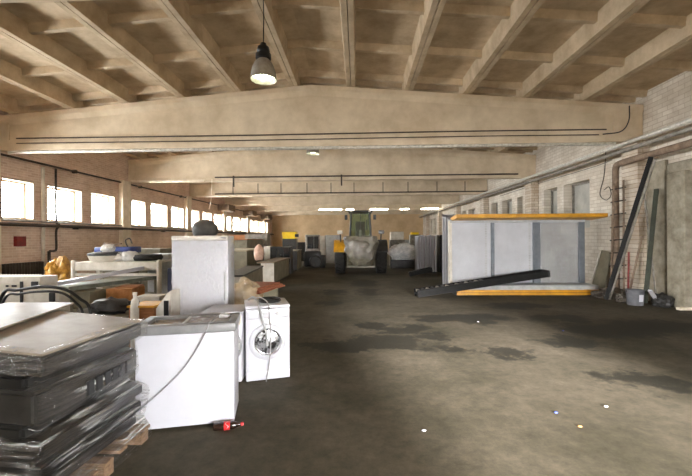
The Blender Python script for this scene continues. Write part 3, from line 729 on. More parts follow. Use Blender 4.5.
# yellow foil heap
p = D(60, 270, 9.3)
t = thing('foil_bundle', 'crumpled yellow foil bundle standing by the left wall below the pipe', 'bundle', (p.x, 9.3, 0))
MB().lump((0, 0, .5), (.34, .36, .66), .35, 4, 1.6, 5).build('bundle', INSUL, t, True)
MB().lump((-.1, 0, .95), (.22, .24, .25), .35, 4, 2, 9).build('bundle_fold', INSUL, t, True)

# white bench frame with things on it
YB = 8.4
a = D(75, 270, YB); b = D(158, 270, YB); z1 = D(100, 262, YB).z; z0 = D(100, 270.5, YB).z; L = b.x-a.x
t = thing('steel_workbench', 'white steel bench frame with rounded end posts by the left wall', 'bench', (a.x, YB, 0))
MB().box((0, -.03, z0), (L, .03, z1), .008).build('front_rail', WHITE2, t)
MB().box((0, 0, z1-.03), (L, .9, z1), .008).build('bench_top', WHITE2, t)
MB().box((0, -.02, z0-.13), (L, .02, z0-.07), .006).build('lower_rail', WHITE2, t)
for x in (-.03, L+.03):
    MB().box((x-.05, -.06, 0), (x+.05, .06, z1+.05), .045, None, 3).build('leg', WHITE2, t, True)
    MB().box((x-.05, .8, 0), (x+.05, .9, z1), .01).build('leg', WHITE2, t)
zt1 = z1
def P(px, Y): return D(px, 250, Y).x
x = P(107, YB+.4)
t = thing('round_basin', 'white round basin with a dark rim standing on the bench', 'basin', (x, YB+.4, zt1))
MB().lathe([(.001, .0), (.34, .0), (.4, .14), (.001, .14)], 30).build('bowl', WHITE2, t, True)
MB().lathe([(.36, .14), (.4, .14), (.4, .19), (.3, .22), (.001, .22)], 30).build('rim', BLACKM, t, True)
t = thing('blue_machine', 'low dark blue machine cover behind the bench basin', 'machine', (P(117, YB+1.35), YB+1.35, 0))
zq = D(117, 252, YB+1.35).z
MB().box((-.5, -.2, zq-.02), (.5, .3, zq+.14), .03).build('cover', BLUE, t, True)
MB().box((-.45, -.15, 0), (.45, .25, zq-.02), .02).build('base', OLIVE, t)
MB().tube(bez([(-.4, .05, zq+.14), (-.36, .05, zq+.24), (-.1, .05, zq+.2), (.1, .05, zq+.22)], 6), .02, 8).build('feed_pipe', RUSTPIPE, t, True)
MB().tube(bez([(.26, .05, zq+.14), (.2, .05, zq+.3), (.32, .05, zq+.36), (.38, .05, zq+.22)], 6), .02, 8).build('lever', DARKPIPE, t, True)
for (px, r, lab) in ((108, .13, 'crumpled white bag on the rim of the bench basin'), (119, .15, 'crumpled white plastic bag in the middle of the bench'), (130, .17, 'large crumpled white plastic bag near the right end of the bench')):
    zz = zt1+(.22 if px == 108 else 0)
    yy = YB+.35
    o = MB().lump((0, 0, r*.6), (r*1.2, r, r*.8), .3, 3, 2.2, px).build('plastic_bag', BAGW, None, True); o.location = (P(px, yy), yy, zz); tag(o, lab, 'bag')
t = thing('tyre', 'dark flat tyre lying on the right end of the bench', 'tyre', (P(148, YB+.5), YB+.5, zt1))
MB().lathe([(.14, 0), (.3, .01), (.34, .08), (.3, .15), (.14, .16), (.13, .08), (.14, 0)], 28).build('rubber', RUBBER, t, True)
# white long profile across
p, q = G(50, 285, .865), D(143, 268, 8.33)
t = thing('white_profile', 'long white painted profile lying slanted from the zinc table to the bench', 'profile', (p.x, p.y, 0))
MB().bar(Vector((0, 0, p.z)), q-p+Vector((0, 0, p.z)), .1, .075, .004).build('bar', WHITE, t)
# zinc table
YT = 6.6
za = .83
tp0, tp1 = G(69, 287, za), G(160, 275.5, za)
t = thing('zinc_table', 'grey zinc sheet table with clutter on its lower shelf', 'table', (tp0.x, tp0.y, 0), math.atan2((tp1-tp0).y, (tp1-tp0).x))
wT = (tp1-tp0).length
MB().box((0, 0, za-.08), (wT, .6, za), .006).build('table_top', STEEL, t)
for (x, y) in ((.06, .06), (wT-.06, .06), (.06, .54), (wT-.06, .54)): MB().box((x-.03, y-.03, 0), (x+.03, y+.03, za-.07)).build('leg', OLIVE, t)
MB().box((.02, .05, .4), (wT-.02, .58, .43), .004).build('lower_shelf', OLIVE, t)
def item(name, lab, cat, px, Y, z0, size, m, bev=.01, rz=0):
    o = MB().box((-size[0]/2, -size[1]/2, 0), (size[0]/2, size[1]/2, size[2]), bev).build(name, m); o.location = (D(px, 280, Y).x, Y, z0); o.rotation_euler = (0, 0, rz)
    return tag(o, lab, cat)
item('steel_crate', 'dark olive metal crate under the left half of the zinc table', 'crate', 88, 6.95, .43, (.4, .45, .3), OLIVE)
item('cardboard_box', 'brown cardboard box under the right half of the zinc table', 'box', 126, 7.35, .43, (.5, .5, .3), CARD, .008, .06)
item('cardboard_box', 'flattened brown cardboard sheet stack lying on the box under the zinc table', 'box', 130, 7.45, .73, (.4, .4, .02), WOOD, .006, .2)
t = thing('motor_block', 'black greasy motor lying in front of the zinc table', 'motor', (D(114, 300, 6.0).x, 6.0, 0))
MB().box((-.4, -.25, 0), (.4, .25, .48), .02).build('crate', OLIVE, t)
MB().lump((-.05, 0, .59), (.34, .2, .14), .25, 3, 2.4, 3).build('housing', BLACKM, t, True)
MB().tube([(.1, 0, .6), (.38, .05, .6)], .08, 14).build('shaft_end', BLACKM, t, True)
t = thing('white_canister', 'narrow white canister standing left of the black inset panel', 'canister', (D(135, 300, 5.2).x, 5.2, 0))
MB().lathe([(.001, 0), (.06, 0), (.06, .72), (.05, .82), (.025, .86), (.025, .9), (.001, .9)], 18).build('body', WHITE2, t, True)
MB().lathe([(.001, .9), (.03, .9), (.03, .94), (.001, .94)], 12).build('cap', PALE, t, True)
t = thing('wood_crate', 'yellowish wooden crate between canister and fridge', 'crate', (D(149, 306, 5.4).x, 5.4, 0))
MB().box((-.18, -.2, 0), (.18, .2, .72), .006).build('box', WOOD, t)
MB().box((-.2, -.22, .72), (.2, .22, .75), .004).build('lid', YELLOWT, t)
item('white_appliance', 'white appliance carcass behind the crate left of the fridge', 'cabinet', 152, 6.25, 0, (.42, .3, .74), WHITE2, .012)
item('grey_press', 'tall grey machine housing beyond the bench beside the fridge', 'machine', 164, 9.6, 0, (.55, .6, 1.32), LGREY, .02)
item('grey_press', 'broad low grey machine housing right of the bench end', 'machine', 152, 10.9, 0, (.9, .7, 1.42), OLIVE, .02)

# ------------------------------------------------------------------ middle rows of counters
def counter(name, lab, px, Y, w, L, h, m_end, m_side, m_top, over=.06, rz=0):
    t = thing(name, lab, 'counter', (D(px, 260, Y).x, Y, 0), rz)
    MB().box((-w, 0, .06), (0, .04, h), .006).build('end_panel', m_end, t)
    MB().box((-w, .04, .06), (0, L, h), .006).build('body', m_side, t)
    MB().box((-w-over, -over, h), (over*.4, L+over, h+.05), .008).build('counter_top', m_top, t)
    MB().box((-w+.03, .03, 0), (-.02, L-.03, .06)).build('plinth', BLACKM, t)
    return t
counter('shop_counter', 'white-ended counter with brown top and grey side behind the washers', 274, 13.7, .5, 3.0, .78, WHITE2, OLIVE, mat('brown_top', C(120, 104, 84)), .12)
counter('shop_counter', 'low white counter with a black top edge just right of the fridge', 243, 9.4, .5, 3.2, .72, WHITE2, OLIVE, BLACKM, .05, .1)
counter('shop_counter', 'long olive display counter behind the fridge, lower of the two rows', 247, 15.6, 1.5, 3.4, 1.15, OLIVE, OLIVE, mat('pale_edge', C(168, 158, 132)), .05)
counter('shop_counter', 'long olive counter farther back along the left windows', 247, 20.5, 2.2, 3.4, 1.62, OLIVE, OLIVE, WOOD, .05)
item('slate_cabinet', 'dark slate cabinet block under the far left windows', 'cabinet', 258, 24.6, 0, (1.5, .8, 2.0), GREYPIPE, .02)
item('slate_cabinet', 'brown cabinet block left of the dark slate cabinet', 'cabinet', 241, 25.6, 0, (1.3, .8, 1.95), WOOD, .02)
# film covered mound and boards behind washers
p = D(244, 288, 6.6)
t = thing('wrapped_heap', 'beige film-covered heap behind the washers', 'heap', (p.x, 6.6, 0))
MB().lump((0, 0, .48), (.36, .42, .46), .28, 4, 1.9, 4).build('heap', mat('beige_wrap', C(196, 174, 140), C(160, 138, 106), rough=.3, scale=6, bump=.5), t, True)
MB().lump((-.01, -.01, .482), (.37, .43, .475), .28, 4, 1.9, 4).build('film_cover', FILM2, t, True)
p = D(266, 291, 8.0)
t = thing('board_stack', 'red-brown boards stacked on a frame behind the washing machine', 'boards', (p.x, 6.9, 0), math.radians(-12))
for y in (-.2, .5): MB().box((-.22, y-.04, 0), (.3, y+.04, .72), .005).build('support_frame', OLIVE, t)
for i in range(3):
    MB().box((-.26+.02*i, -.4+.03*i, .72+.035*i), (.36-.02*i, .75-.08*i, .75+.035*i), .004).build('board', REDWOOD, t)
p = D(272, 296, 7.0)
t = thing('long_crate', 'low olive beam-like crate lying behind the washing machine to the right', 'crate', (p.x, 6.4, 0), math.radians(6))
MB().box((-.2, .1, 0), (.0, .5, .5), .01).build('body', OLIVE, t)
MB().box((-.22, .08, .5), (.02, .52, .54), .006).build('lid', mat('olive_lid', C(150, 144, 116)), t)
# things on and beyond the counters
o = MB().lump((0, 0, .27), (.2, .2, .36), .12, 3, 1.3, 8).build('pink_sack', SACK, None, True); pz = .83
o.location = (D(259, 252, 14.6).x, 14.6, pz); tag(o, 'pinkish full sack standing on the white-ended counter', 'sack')
t = thing('display_case', 'white display case with dark glass front behind the pink sack', 'display case', (D(264, 255, 17.4).x, 17.4, 0))
MB().box((0, 0, 0), (.28, .7, 1.32), .01).build('end_panel', WHITE2, t)
MB().box((.28, .05, 0), (1.25, .7, 1.3), .01).build('body', BLACKM, t)
for i in range(3): MB().box((.31+.31*i, .03, .5), (.59+.31*i, .05, 1.25), .004).build('glass_door', DGLASS, t)
t = thing('yellow_hopper', 'bright yellow plastic tub raised on a dark rack in the distance', 'tub', (D(290, 240, 22).x, 22, 0))
MB().box((-.4, -.3, 0), (.4, .35, 1.68), .02).build('rack', BLACKM, t)
MB().prism([(-.36, 1.68), (.36, 1.68), (.42, 2.08), (-.42, 2.08)], 'y', -.3, .3).build('tub', YPLAST, t)
MB().box((.34, -.32, 1.78), (.55, -.1, 1.95), .02).build('motor', BLACKM, t)
counter('shop_counter', 'dark counter end with pale post beyond the display case', 297, 19.4, .5, 1.5, 1.02, BLACKM, OLIVE, OLIVE)
# dark machine with drum base left of the loader
p = G(314, 268)
t = thing('dark_machine', 'dark machine with bulky black base and glass column left of the loader', 'machine', (p.x, p.y, 0))
MB().box((-.6, .05, .06), (.35, .75, .95), .1).build('base', BLACK, t, True)
MB().lathe([(.001, -.12), (.3, -.12), (.36, -.05), (.36, .05), (.3, .12), (.001, .12)], 26, Matrix.Translation((.1, -.1, .37)) @ RX90).build('flywheel', BLACKM, t, True)
MB().box((.3, .1, .0), (.62, .7, .72), .05).build('gearbox', BLACKM, t, True)
MB().box((-.5, .2, .95), (.3, .7, 1.9), .05).build('column', GREYPIPE, t)
MB().box((-.4, .17, 1.1), (-.05, .2, 1.8), .01).build('viewing_pane', DGLASS, t)
MB().box((-.0, .17, 1.1), (.25, .2, 1.8), .01).build('viewing_pane', DGLASS, t)
item('white_fridge', 'narrow white fridge standing between dark machine and loader', 'fridge', 322, 23.2, 0, (.45, .6, 1.85), WHITE2, .02)
for (px, Y, w, h, m, lab) in ((333, 25, 1.1, 1.9, LGREY, 'grey appliance in the far row directly left of the loader cab'), (343, 26, .8, 1.55, OLIVE, 'olive appliance in the far row behind the loader left wheel'),
                              (312, 27, 1.0, 1.95, LGREY, 'grey appliance in the far row behind the dark machine'), (300, 27.5, .8, 1.4, BLACKM, 'black appliance in the far row beyond the yellow tub')):
    t = thing('far_appliance', lab, 'appliance', (D(px, 240, Y).x, Y, 0), 0, 'appliances in the far row')
    MB().box((-w/2, 0, 0), (w/2, .6, h), .02).build('body', m, t); MB().box((-w/2+.03, -.03, .1), (w/2-.03, 0, h*.6), .01).build('door', m, t); MB().box((-w/2+.03, -.03, h*.62), (w/2-.03, 0, h-.04), .01).build('upper_door', m, t)

# ------------------------------------------------------------------ wheel loader (faces the camera)
gl = (G(335, 274.5)+G(387, 274.5))/2; yl = gl.y+.75
t = thing('wheel_loader', 'yellow wheel loader with green-glazed cab parked in the aisle', 'loader', (gl.x, yl, 0))
TR, TW = .76, .5
def wheel(x, y):
    Mx = Matrix.Translation((x, y, TR)) @ Matrix.Rotation(PI/2, 4, 'Y')
    h = TW/2
    w = MB().lathe([(.4, -h+.04), (.62, -h), (.72, -h+.05), (TR-.02, -h+.12), (TR-.02, h-.12), (.72, h-.05), (.62, h), (.4, h-.04)], 36, Mx)
    for i in range(22):
        a = 2*PI*i/22
        for sd in (-1, 1):
            m = Mx @ Matrix.Rotation(a+(.07 if sd > 0 else 0), 4, 'Z') @ Matrix.Translation((TR-.015, 0, sd*.11)) @ Matrix.Rotation(.4*sd, 4, 'X')
            w.box((-.03, -.05, -.12), (.018, .05, .12), 0, m)
    w = w.build('wheel', RUBBER, t, False)
    MB().lathe([(.41, -h+.05), (.36, -h+.12), (.15, -h+.1), (.12, -h+.04), (.001, -h+.04), (.001, h-.04), (.12, h-.04), (.15, h-.1), (.36, h-.12), (.41, h-.05)], 28, Mx).build('rim', YELLOW, w, True)
WXo = .98
for (x, y) in ((-WXo, 0), (WXo, 0), (-WXo, 2.7), (WXo, 2.7)): wheel(x, y)
MB().box((-.75, -.18, .6), (.75, .18, .92), .05).build('front_axle', BLACKM, t)
MB().box((-.75, 2.52, .6), (.75, 2.88, .92), .05).build('rear_axle', BLACKM, t)
MB().box((-.45, -.5, .75), (.45, 1.1, 1.35), .05).build('front_frame', YELLOW, t)
MB().box((-.6, 1.0, .7), (.6, 3.6, 1.5), .06).build('rear_frame', YELLOW, t)
MB().prism([(1.95, 1.5), (3.75, 1.5), (3.75, 1.85), (3.4, 2.05), (1.95, 2.1)], 'x', -.55, .55).build('engine_hood', YELLOW, t)
MB().tube([(.35, 2.6, 2.0), (.35, 2.6, 2.7)], .05, 12).build('exhaust', BLACKM, t, True)
for sx in (-1, 1):
    fp = MB()
    for i in range(8):
        a0, a1 = PI*(.12+.76*i/8), PI*(.12+.76*(i+1)/8); r = TR+.09
        fp.slab([(sx*.72, math.cos(a0)*r, TR+math.sin(a0)*r), (sx*1.26, math.cos(a0)*r, TR+math.sin(a0)*r), (sx*1.26, math.cos(a1)*r, TR+math.sin(a1)*r), (sx*.72, math.cos(a1)*r, TR+math.sin(a1)*r)], .03)
    fp.build('fender', YELLOW if sx < 0 else BLACKM, t)
    st = MB().tube([(sx*.95, -.35, 1.5), (sx*.98, -.35, 2.0)], .03, 8).build('lamp_bracket', BLACKM, t)
    MB().box((sx*.98-.13, -.5, 1.88), (sx*.98+.13, -.33, 2.06), .03).build('headlamp', WHITE2 if sx < 0 else GREY, st)
    MB().bar((sx*.5, .2, 1.5), (sx*.46, -1.05, .75), .12, .28, .02).build('lift_arm', YELLOW, t)
# cab
zc0, zc1 = 1.5, 2.98; xc = .55; yc0, yc1 = .55, 1.9
cb = MB()
for (x0, y0, x1, y1) in ((-xc, yc0, -xc+.08, yc0), (xc, yc0, xc-.08, yc0), (-xc, yc1, -xc+.06, yc1), (xc, yc1, xc-.06, yc1)):
    cb.bar((x0, y0, zc0), (x1*.97, y1+.04, zc1), .07, .07, .01)
cb.box((-xc, yc0-.02, zc0-.1), (xc, yc1, zc0), .02)
cb.box((-.015, yc0+.0, zc0), (.015, yc0+.05, zc1))
cf = cb.build('cab_frame', BLACKM, t)
MB().box((-xc-.06, yc0-.12, zc1), (xc+.06, yc1+.08, zc1+.09), .04).build('cab_roof', BLACKM, t, True)
MB().box((-xc+.03, yc0+.01, zc0), (xc-.03, yc0+.02, zc1), 0).build('windscreen', CGLASS, cf)
MB().box((-xc+.03, yc1-.03, zc0+.2), (xc-.03, yc1-.02, zc1)).build('rear_glass', CGLASS, cf)
MB().box((-xc+.02, yc0+.03, zc0), (-xc+.03, yc1-.03, zc1)).build('side_glass', CGLASS, cf)
MB().box((xc-.03, yc0+.03, zc0), (xc-.02, yc1-.03, zc1)).build('side_glass', CGLASS, cf)
MB().box((-.26, 1.25, 1.75), (.26, 1.4, 2.55), .06).build('seat', BLACK, t, True)
MB().box((-.26, .95, 1.62), (.26, 1.4, 1.78), .05).build('seat', BLACK, t, True)
MB().tube([(0, .68, 1.5), (0, .88, 2.1)], .05, 10).build('steering_column', WHITE2, t, True)
MB().loop([(math.cos(a)*.2, .9+.1*math.sin(a), 2.12+.17*math.sin(a)) for a in [2*PI*i/24 for i in range(24)]], .018).build('steering_wheel', BLACK, t, True)
for sx in (-1, 1): MB().box((sx*(xc+.16)-.07, yc0-.1, 2.6), (sx*(xc+.16)+.07, yc0-.07, 2.85), .02).build('mirror', BLACK, t)
for sx in (-1, 1): MB().box((sx*(xc-.08)-.06, yc0-.17, zc1+.0), (sx*(xc-.08)+.06, yc0-.1, zc1+.09), .02).build('work_light', WHITE2, t)
# bucket
bk = MB(); prof = [(-1.5, .38), (-.92, .34), (-.8, .55), (-.86, 1.15), (-.95, 1.15), (-.9, .6), (-1.0, .43), (-1.5, .43)]
bk.prism([(p, q) for p, q in prof], 'x', -.62, .62)
for sx in (-1, 1): bk.prism([(-1.5, .38), (-.85, .36), (-.82, 1.15), (-1.0, 1.15)], 'x', sx*.62-.02, sx*.62+.02)
bk.build('bucket', MUD, t)
# wrapped load in the bucket
def load(sc):
    m = MB().lump((0, 0, 0), (.6*sc, .36*sc, .74*sc), .2, 4, 2.6, 12, False)
    for v in m.bm.verts:
        k = v.co.z/.74
        v.co.x = max(-.8, min(.8, v.co.x*(1.02+.33*k)*(1.25 if k > .3 else 1.1))); v.co.z = max(-.66, min(.66+.04*noise.noise(v.co*4), v.co.z*1.1))+.67
    return m
o = load(1).build('wrapped_load', MUD, None, True)
o.location = (gl.x+.02, yl-1.32, .44); tag(o, 'grey-brown film-wrapped bundle carried in the loader bucket', 'bundle')
load(1.03).build('film_cover', FILM2, o, True)

# ------------------------------------------------------------------ right of the loader
t = thing('silver_bundle', 'crumpled silver film-wrapped bundle right of the loader wheel', 'bundle', (D(401, 255, 20.8).x+.1, 20.8, 0))
MB().box((-.7, -.3, 0), (.7, .4, .45), .02).build('base', BLACKM, t)
MB().lump((0, 0, .86), (.8, .42, .52), .22, 4, 1.9, 3).build('wrap', SHINY, t, True)
item('white_microwave', 'white box-shaped appliance on a stand behind the silver bundle', 'appliance', 397, 22.6, 1.56, (.8, .5, .5), WHITE2, .03)
item('grey_pedestal', 'grey stand carrying the white box behind the silver bundle', 'stand', 397, 22.6, 0, (.9, .6, 1.56), GREYPIPE, .02)
tag(MB().tube(bez([(D(212, 191, 15.9).x, 15.9, ZB+.05), D(211, 200, 15.9), D(209, 209, 15.9)], 6), .015, 6).build('loose_rope', PALE, None, True), 'short pale rope hanging from the second full beam above the fridge', 'rope')
for i, (px, lab) in enumerate(((407, 'pale far appliance left of the ribbed panels'), (413, 'second pale far appliance left of the ribbed panels'))):
    item('far_unit', lab, 'appliance', px, 25.5+i*.8, 0, (.5, .5, 1.55-.1*i), OLIVE if i else LGREY, .02)
item('yellow_box', 'small yellow box on top of the far unit by the ribbed panels', 'box', 415, 24.9, 0, (.7, .4, 1.9), YPLAST if False else GREYPIPE, .02)
item('yellow_box', 'small yellow and white box lying on the grey far cabinet', 'box', 415, 24.9, 1.9, (.5, .3, .16), YPLAST, .02)
p = D(428, 262, 17.8)
t = thing('radiator_stack', 'row of upright ribbed grey panels stacked by the white frames', 'panels', (p.x, 17.8, 0))
for i in range(8):
    MB().box((-.5+i*.12, 0, .05), (-.44+i*.12, .8, 1.78+.02*(i % 3)), .008).build('panel', WHITE, t)
MB().box((-.54, -.01, .0), (.42, .85, .06), .005).build('skid', BLACKM, t)
item('black_cabinet', 'black upright cabinet between ribbed panels and white frames', 'cabinet', 441.5, 18.3, 0, (.3, .8, 1.82), BLACK, .01)

# display rack with yellow base and canopy
YR = 10.82
a = D(457, 296, YR); b = D(600, 296, YR); x0, x1 = a.x, b.x
t = thing('display_rack', 'long grey panelled display unit with yellow canopy and yellow base', 'display unit', (x0, YR, 0))
L = x1-x0
MB().box((0, .0, .02), (L, .06, .17), .01).build('base_bumper', YELLOWT, t)
MB().box((0, -.004, .088), (L, .0, .097)).build('bumper_line', BLACK, t)
MB().box((-.04, .02, .17), (L-.02, .75, .3), .012).build('base_deck', LGREY, t)
MB().box((0, .06, 0), (L, .72, .17)).build('base_body', BLACKM, t)
xa, xb = D(450, 250, YR+.62).x-x0, D(585, 250, YR+.62).x-x0
zc = D(520, 214.5, YR).z; xe = D(608, 215, YR).x-x0
zp = 2.2
MB().prism([(0, zc-.08), (.06, zc-.1), (.7, zp+.0), (.7, zp+.1), (.06, zc+.02), (0, zc+.02)], 'x', .0, xe).build('canopy', YELLOWT, t)
MB().box((xa, .55, zp-.06), (xe-.3, .72, zp+.04), .01).build('header_rail', LGREY, t)
for i, px in enumerate((450.5, 493, 537, 582)):
    x = D(px, 250, YR+.6).x-x0; w = (.05, .05, .11, .09)[i]
    MB().box((x-w, .6, .3), (x+w, .72, zp), .012).build('post', POSTG if i else WHITE2, t)
xs = [D(px, 250, YR+.6).x-x0 for px in (450.5, 493, 537, 582)]
for i in range(3): MB().box((xs[i], .66, .3), (xs[i+1], .7, zp-.04), .004).build('back_panel', SCAN if i < 2 else SCAN2, t)
dm = MB()
for i in (1, 2):
    for k in range(24): z = .35+.075*k; dm.box((xs[i]-.22, .652, z), (xs[i]-.17, .661, z+.05))
dm.build('slotted_strip', LGREY, t)
fm = MB(); n = 16
V = [[fm.bm.verts.new((xs[2]+.1+(xs[3]-xs[2]-.2)*i/n, .6+.03*noise.noise(Vector((i*.7, j*.25, 2))), .32+(zp-.4)*j/n)) for i in range(n+1)] for j in range(n+1)]
for j in range(n):
    for i in range(n): fm.bm.faces.new((V[j][i], V[j][i+1], V[j+1][i+1], V[j+1][i]))
fm.build('film_sheet', FILM2, t, True)
MB().bar((-.35, -.1, .3), (.0, .02, .2), .05, .05).build('corner_strut', WHITE2, t)
for i, (px, Y, lab) in enumerate(((443.8, 12.35, 'farthest white end frame leaning behind the panelled display unit'), (446.4, 12.05, 'middle white end frame behind the panelled display unit'), (449.2, 11.75, 'nearest white end frame right behind the display unit'))):
    q = D(px, 250, Y); zt2 = D(px, 214.5+i*.8, Y).z
    f = thing('end_frame', lab, 'frame', (q.x, Y, 0))
    MB().box((-.04, -.03, 0), (.04, .03, zt2), .008).build('upright', WHITE, f)
    MB().box((-.04, -.03, zt2-.08), (3.6, .03, zt2), .008).build('top_rail', WHITE, f)
    MB().box((-.04, -.03, .02), (3.6, .03, .1), .008).build('bottom_rail', WHITE, f)
    MB().box((3.52, -.03, 0), (3.6, .03, zt2), .008).build('upright', WHITE, f)
item('flat_package', 'small white item lying on the yellow canopy', 'package', 579, YR+.45, zp+.09, (.3, .25, .06), BAGW, .015)

# black roller rails
def roller_rail(label, p, q, n, w=.34):
    t = thing('roller_rail', label, 'conveyor', (p.x, p.y, 0)); d = q-p
    u = d.normalized(); side = Vector((-u.y, u.x, 0)).normalized()*w/2
    base = Vector((0, 0, p.z)); B = base+d
    for s in (-1, 1): MB().bar(base+side*s, B+side*s, .05, .2, .008).build('side_rail', RAILB, t)
    MB().bar(base-Vector((0, 0, .02)), B-Vector((0, 0, .02)), w*.9, .05).build('bed', RAILB, t)
    for i in range(n):
        c = base+d*((i+.5)/n)*.52+Vector((0, 0, .055))
        MB().tube([c-side*.94, c+side*.94], .042, 10).build('roller', BLACKM if i % 2 else GREYPIPE, t, True)
    MB().box((-w/2-.03, -.035, -.09), (w/2+.03, .035, .09), .012, Matrix.Translation(B) @ d.to_track_quat('Y', 'Z').to_matrix().to_4x4()).build('end_cap', BLACK, t)
    return t
p = D(416, 291, 10.65); p.z = .11; q = D(545, 273, YR+.3)
roller_rail('long black roller rail propped slanted in front of the display unit', p, q, 14)
p2 = G(409, 274, .11); q2 = Vector((p2.x+.95, p2.y-.1, .32))
roller_rail('shorter black roller rail on the floor behind the long one', p2, q2, 10)

# ------------------------------------------------------------------ corner by the right column
def lean(name, lab, cat, p, q, w, h, m, bev=.006):
    return tag(MB().bar(p, q, w, h, bev).build(name, m), lab, cat)
p = G(606, 299, .08); q = WX(651, 157, 7.1)
lean('steel_profile', 'long dark steel profile leaning diagonally against the right column', 'profile', p, q, .13, .09, RAILB)
lean('steel_profile', 'second narrow dark profile leaning beside the long steel profile', 'profile', G(609.5, 299.5, .06), WX(655, 159, 7.1), .04, .05, GREYPIPE)
# ladder
yL = 10.42
t = thing('ladder', 'dark welded ladder leaning by the bent pipe on the right', 'ladder', (0, 0, 0))
l0, l1 = D(611, 299, yL-.15), D(613.5, 183, yL); r0, r1 = D(624, 299, yL-.15), D(623.5, 180, yL)
l0.z = r0.z = 0
for (p, q) in ((l0, l1), (r0, r1)): MB().bar(p, q, .05, .05, .006).build('rail', RUSTPIPE, t)
for i in range(9):
    f_ = .06+.88*i/8; MB().tube([l0.lerp(l1, f_)-Vector((.06, 0, 0)), r0.lerp(r1, f_)+Vector((.06, 0, 0))], .018, 8).build('rung', DARKPIPE, t, True)
lean('wooden_plank', 'dark green plank leaning against the right concrete wall', 'plank', G(645, 303, .06), WX(656.5, 189, 7.5), .1, .04, GREEN)
lean('pole', 'thin pale pole leaning behind the grey bucket', 'pole', G(657, 305, .03), WX(643.5, 188, 7.3), .035, .035, GREYPIPE)
lean('white_profile', 'short white metal profile leaning beside the grey bucket', 'profile', G(659.5, 304.5, .03), G(654, 291, .42)+Vector((0, .12, 0)), .08, .05, WHITE)
lean('pole', 'brown wooden handle leaning by the column foot', 'pole', G(628, 299, .03), WX(642, 236, 7.3), .04, .04, RUSTPIPE)
lean('red_post', 'red painted square post standing beside the ladder', 'post', D(627.5, 300, 10.1)*Vector((1, 1, 0)) if False else Vector((D(628, 298, 10.0).x, 10.0, 0)), Vector((D(629, 298, 10.0).x, 10.0, D(629, 252, 10.0).z)), .035, .035, RED)
# bucket
p = G(640, 306)
t = thing('bucket', 'grey plastic bucket with a white sticker near the right wall', 'bucket', (p.x, p.y+.16, 0))
MB().lathe([(.001, 0), (.165, 0), (.19, .36), (.2, .36), (.2, .38), (.18, .38), (.17, .35), (.15, .02), (.001, .02)], 28).build('pail', mat('pail_grey', C(104, 104, 108), C(84, 84, 88)), t, True)
st = MB()
for i in range(4):
    a0, a1 = -1.75+i*.16, -1.75+(i+1)*.16; rA, rB = .178, .188
    st.quad([(math.cos(a0)*rA, math.sin(a0)*rA, .1), (math.cos(a1)*rA, math.sin(a1)*rA, .1), (math.cos(a1)*rB, math.sin(a1)*rB, .27), (math.cos(a0)*rB, math.sin(a0)*rB, .27)])
st.build('sticker', WHITE, t)
MB().tube([(math.cos(a)*.2, .02, .37-.13*math.sin(a)) for a in [PI*i/14 for i in range(15)]], .006, 6).build('handle', CHROME, t, True)
# rubble heaps, tank
for i, (px, py, r, lab) in enumerate(((612, 298, (.5, .32, .15), 'low grey rubble heap at the ladder foot'), (627, 302, (.25, .22, .17), 'smaller rubble heap beside the column foot'))):
    q = G(px, py); o = MB().lump((0, 0, r[2]*.72), r, .4, 4, 2.2, i+20).build('rubble_heap', DEBRIS, None, False); o.location = q; tag(o, lab, 'rubble')
q = Vector((7.42, 9.0, 0)); o = MB().lump((0, 0, .13), (.22, .2, .18), .3, 4, 2.2, 31).build('dark_sack', BLACKM, None, True); o.location = q+Vector((-.1, .15, 0)); tag(o, 'dark sack slumped against the concrete post right of the bucket', 'sack')
# framed panel leaning in the gap right of the display unit
t = thing('leaning_panel', 'brown board with pale edge leaning on the brick right of the display unit', 'panel', (0, 0, 0))
p0, p1 = WX(590, 287, 7.25), WX(604, 287, 7.25); q0, q1 = WX(601, 250, 7.6), WX(612, 252, 7.6)
p0.z = p1.z = .02
mb = MB(); A = [p0, p1, q1, q0]; V0 = [mb.bm.verts.new(v) for v in A]; V1 = [mb.bm.verts.new(v+Vector((0, .04, 0))) for v in A]
mb.bm.faces.new(V0); mb.bm.faces.new(V1[::-1])
for i in range(4): mb.bm.faces.new((V0[i], V1[i], V1[(i+1) % 4], V0[(i+1) % 4]))
mb.build('board', OLIVE, t)
MB().bar(p0, q0, .06, .06).build('edge_strip', WHITE2, t)
q = G(594, 287); t = thing('wheel_hub', 'small dark tyre lying beside the leaning brown board', 'tyre', (D(592, 287, 11.3).x+.3, 11.1, 0))
MB().lathe([(.1, 0), (.19, .01), (.22, .07), (.19, .13), (.1, .14), (.09, .07), (.1, 0)], 24).build('rubber', RUBBER, t, True)
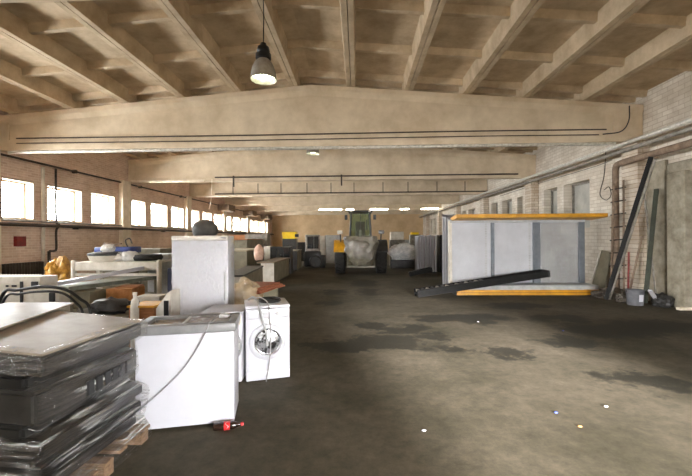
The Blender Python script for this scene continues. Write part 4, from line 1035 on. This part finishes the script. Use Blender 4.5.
# litter on the floor
for (px, py, m, lab) in ((556, 413, BLUE, 'small blue scrap of litter on the open floor'), (424, 431, WHITE, 'tiny white scrap of litter near the shadow edge'), (580, 427, CARD, 'tiny orange-brown scrap of litter near the blue one'), (606, 407, PALE, 'pale scrap of litter right of the blue scrap'), (563, 331, BLUE, 'faint blue scrap lying by the dark damp patch'), (478, 322, WHITE, 'small white scrap of litter in front of the display unit')):
    q = G(px, py); o = MB().lump((0, 0, .006), (.02, .013, .008), .3, 2, 2, px).build('litter', m); o.location = q; tag(o, lab, 'litter')
q = G(687, 310); o = MB().box((-.2, -.06, 0), (.2, .06, .06), .005).build('timber_offcut', PALE); o.location = q; tag(o, 'pale timber offcut at the gateway sill on the right', 'offcut')

# ------------------------------------------------------------------ light
wd = bpy.data.worlds.new('sky'); S.world = wd; wd.use_nodes = True
bg = wd.node_tree.nodes['Background']; bg.inputs['Color'].default_value = (1, .995, 1, 1); bg.inputs['Strength'].default_value = 33
def portal(name, loc, rot, sx, sy):
    l = bpy.data.lights.new(name, 'AREA'); l.shape = 'RECTANGLE'; l.size = sx; l.size_y = sy; l.cycles.is_portal = True
    o = bpy.data.objects.new(name, l); COL.objects.link(o); o.location = loc; o.rotation_euler = rot; return o
for i, (a, b) in enumerate(wins): portal('daylight_window', (XL-TH-.03, (a+b)/2, (zb+zt_)/2), (0, -PI/2, 0), zt_-zb, b-a)
portal('daylight_gate', ((GX0+GX1)/2, Y0-.33, GZ/2), (PI/2, 0, 0), GX1-GX0, GZ)
sl = bpy.data.lights.new('sun', 'SUN'); sl.energy = 22; sl.angle = math.radians(10); sl.color = (1, .97, .96)
so = bpy.data.objects.new('sun', sl); COL.objects.link(so)
dv = Vector((-.16, 1, -.225)); so.rotation_euler = dv.to_track_quat('-Z', 'Y').to_euler(); so.location = (3, -6, 6)
S.view_settings.view_transform = 'Standard'; S.view_settings.look = 'None'; S.view_settings.gamma = 1; S.view_settings.use_curve_mapping = False
S.view_settings.exposure = 1.0
S.cycles.max_bounces = 10; S.cycles.diffuse_bounces = 6; S.cycles.transparent_max_bounces = 16; S.cycles.sample_clamp_indirect = 6
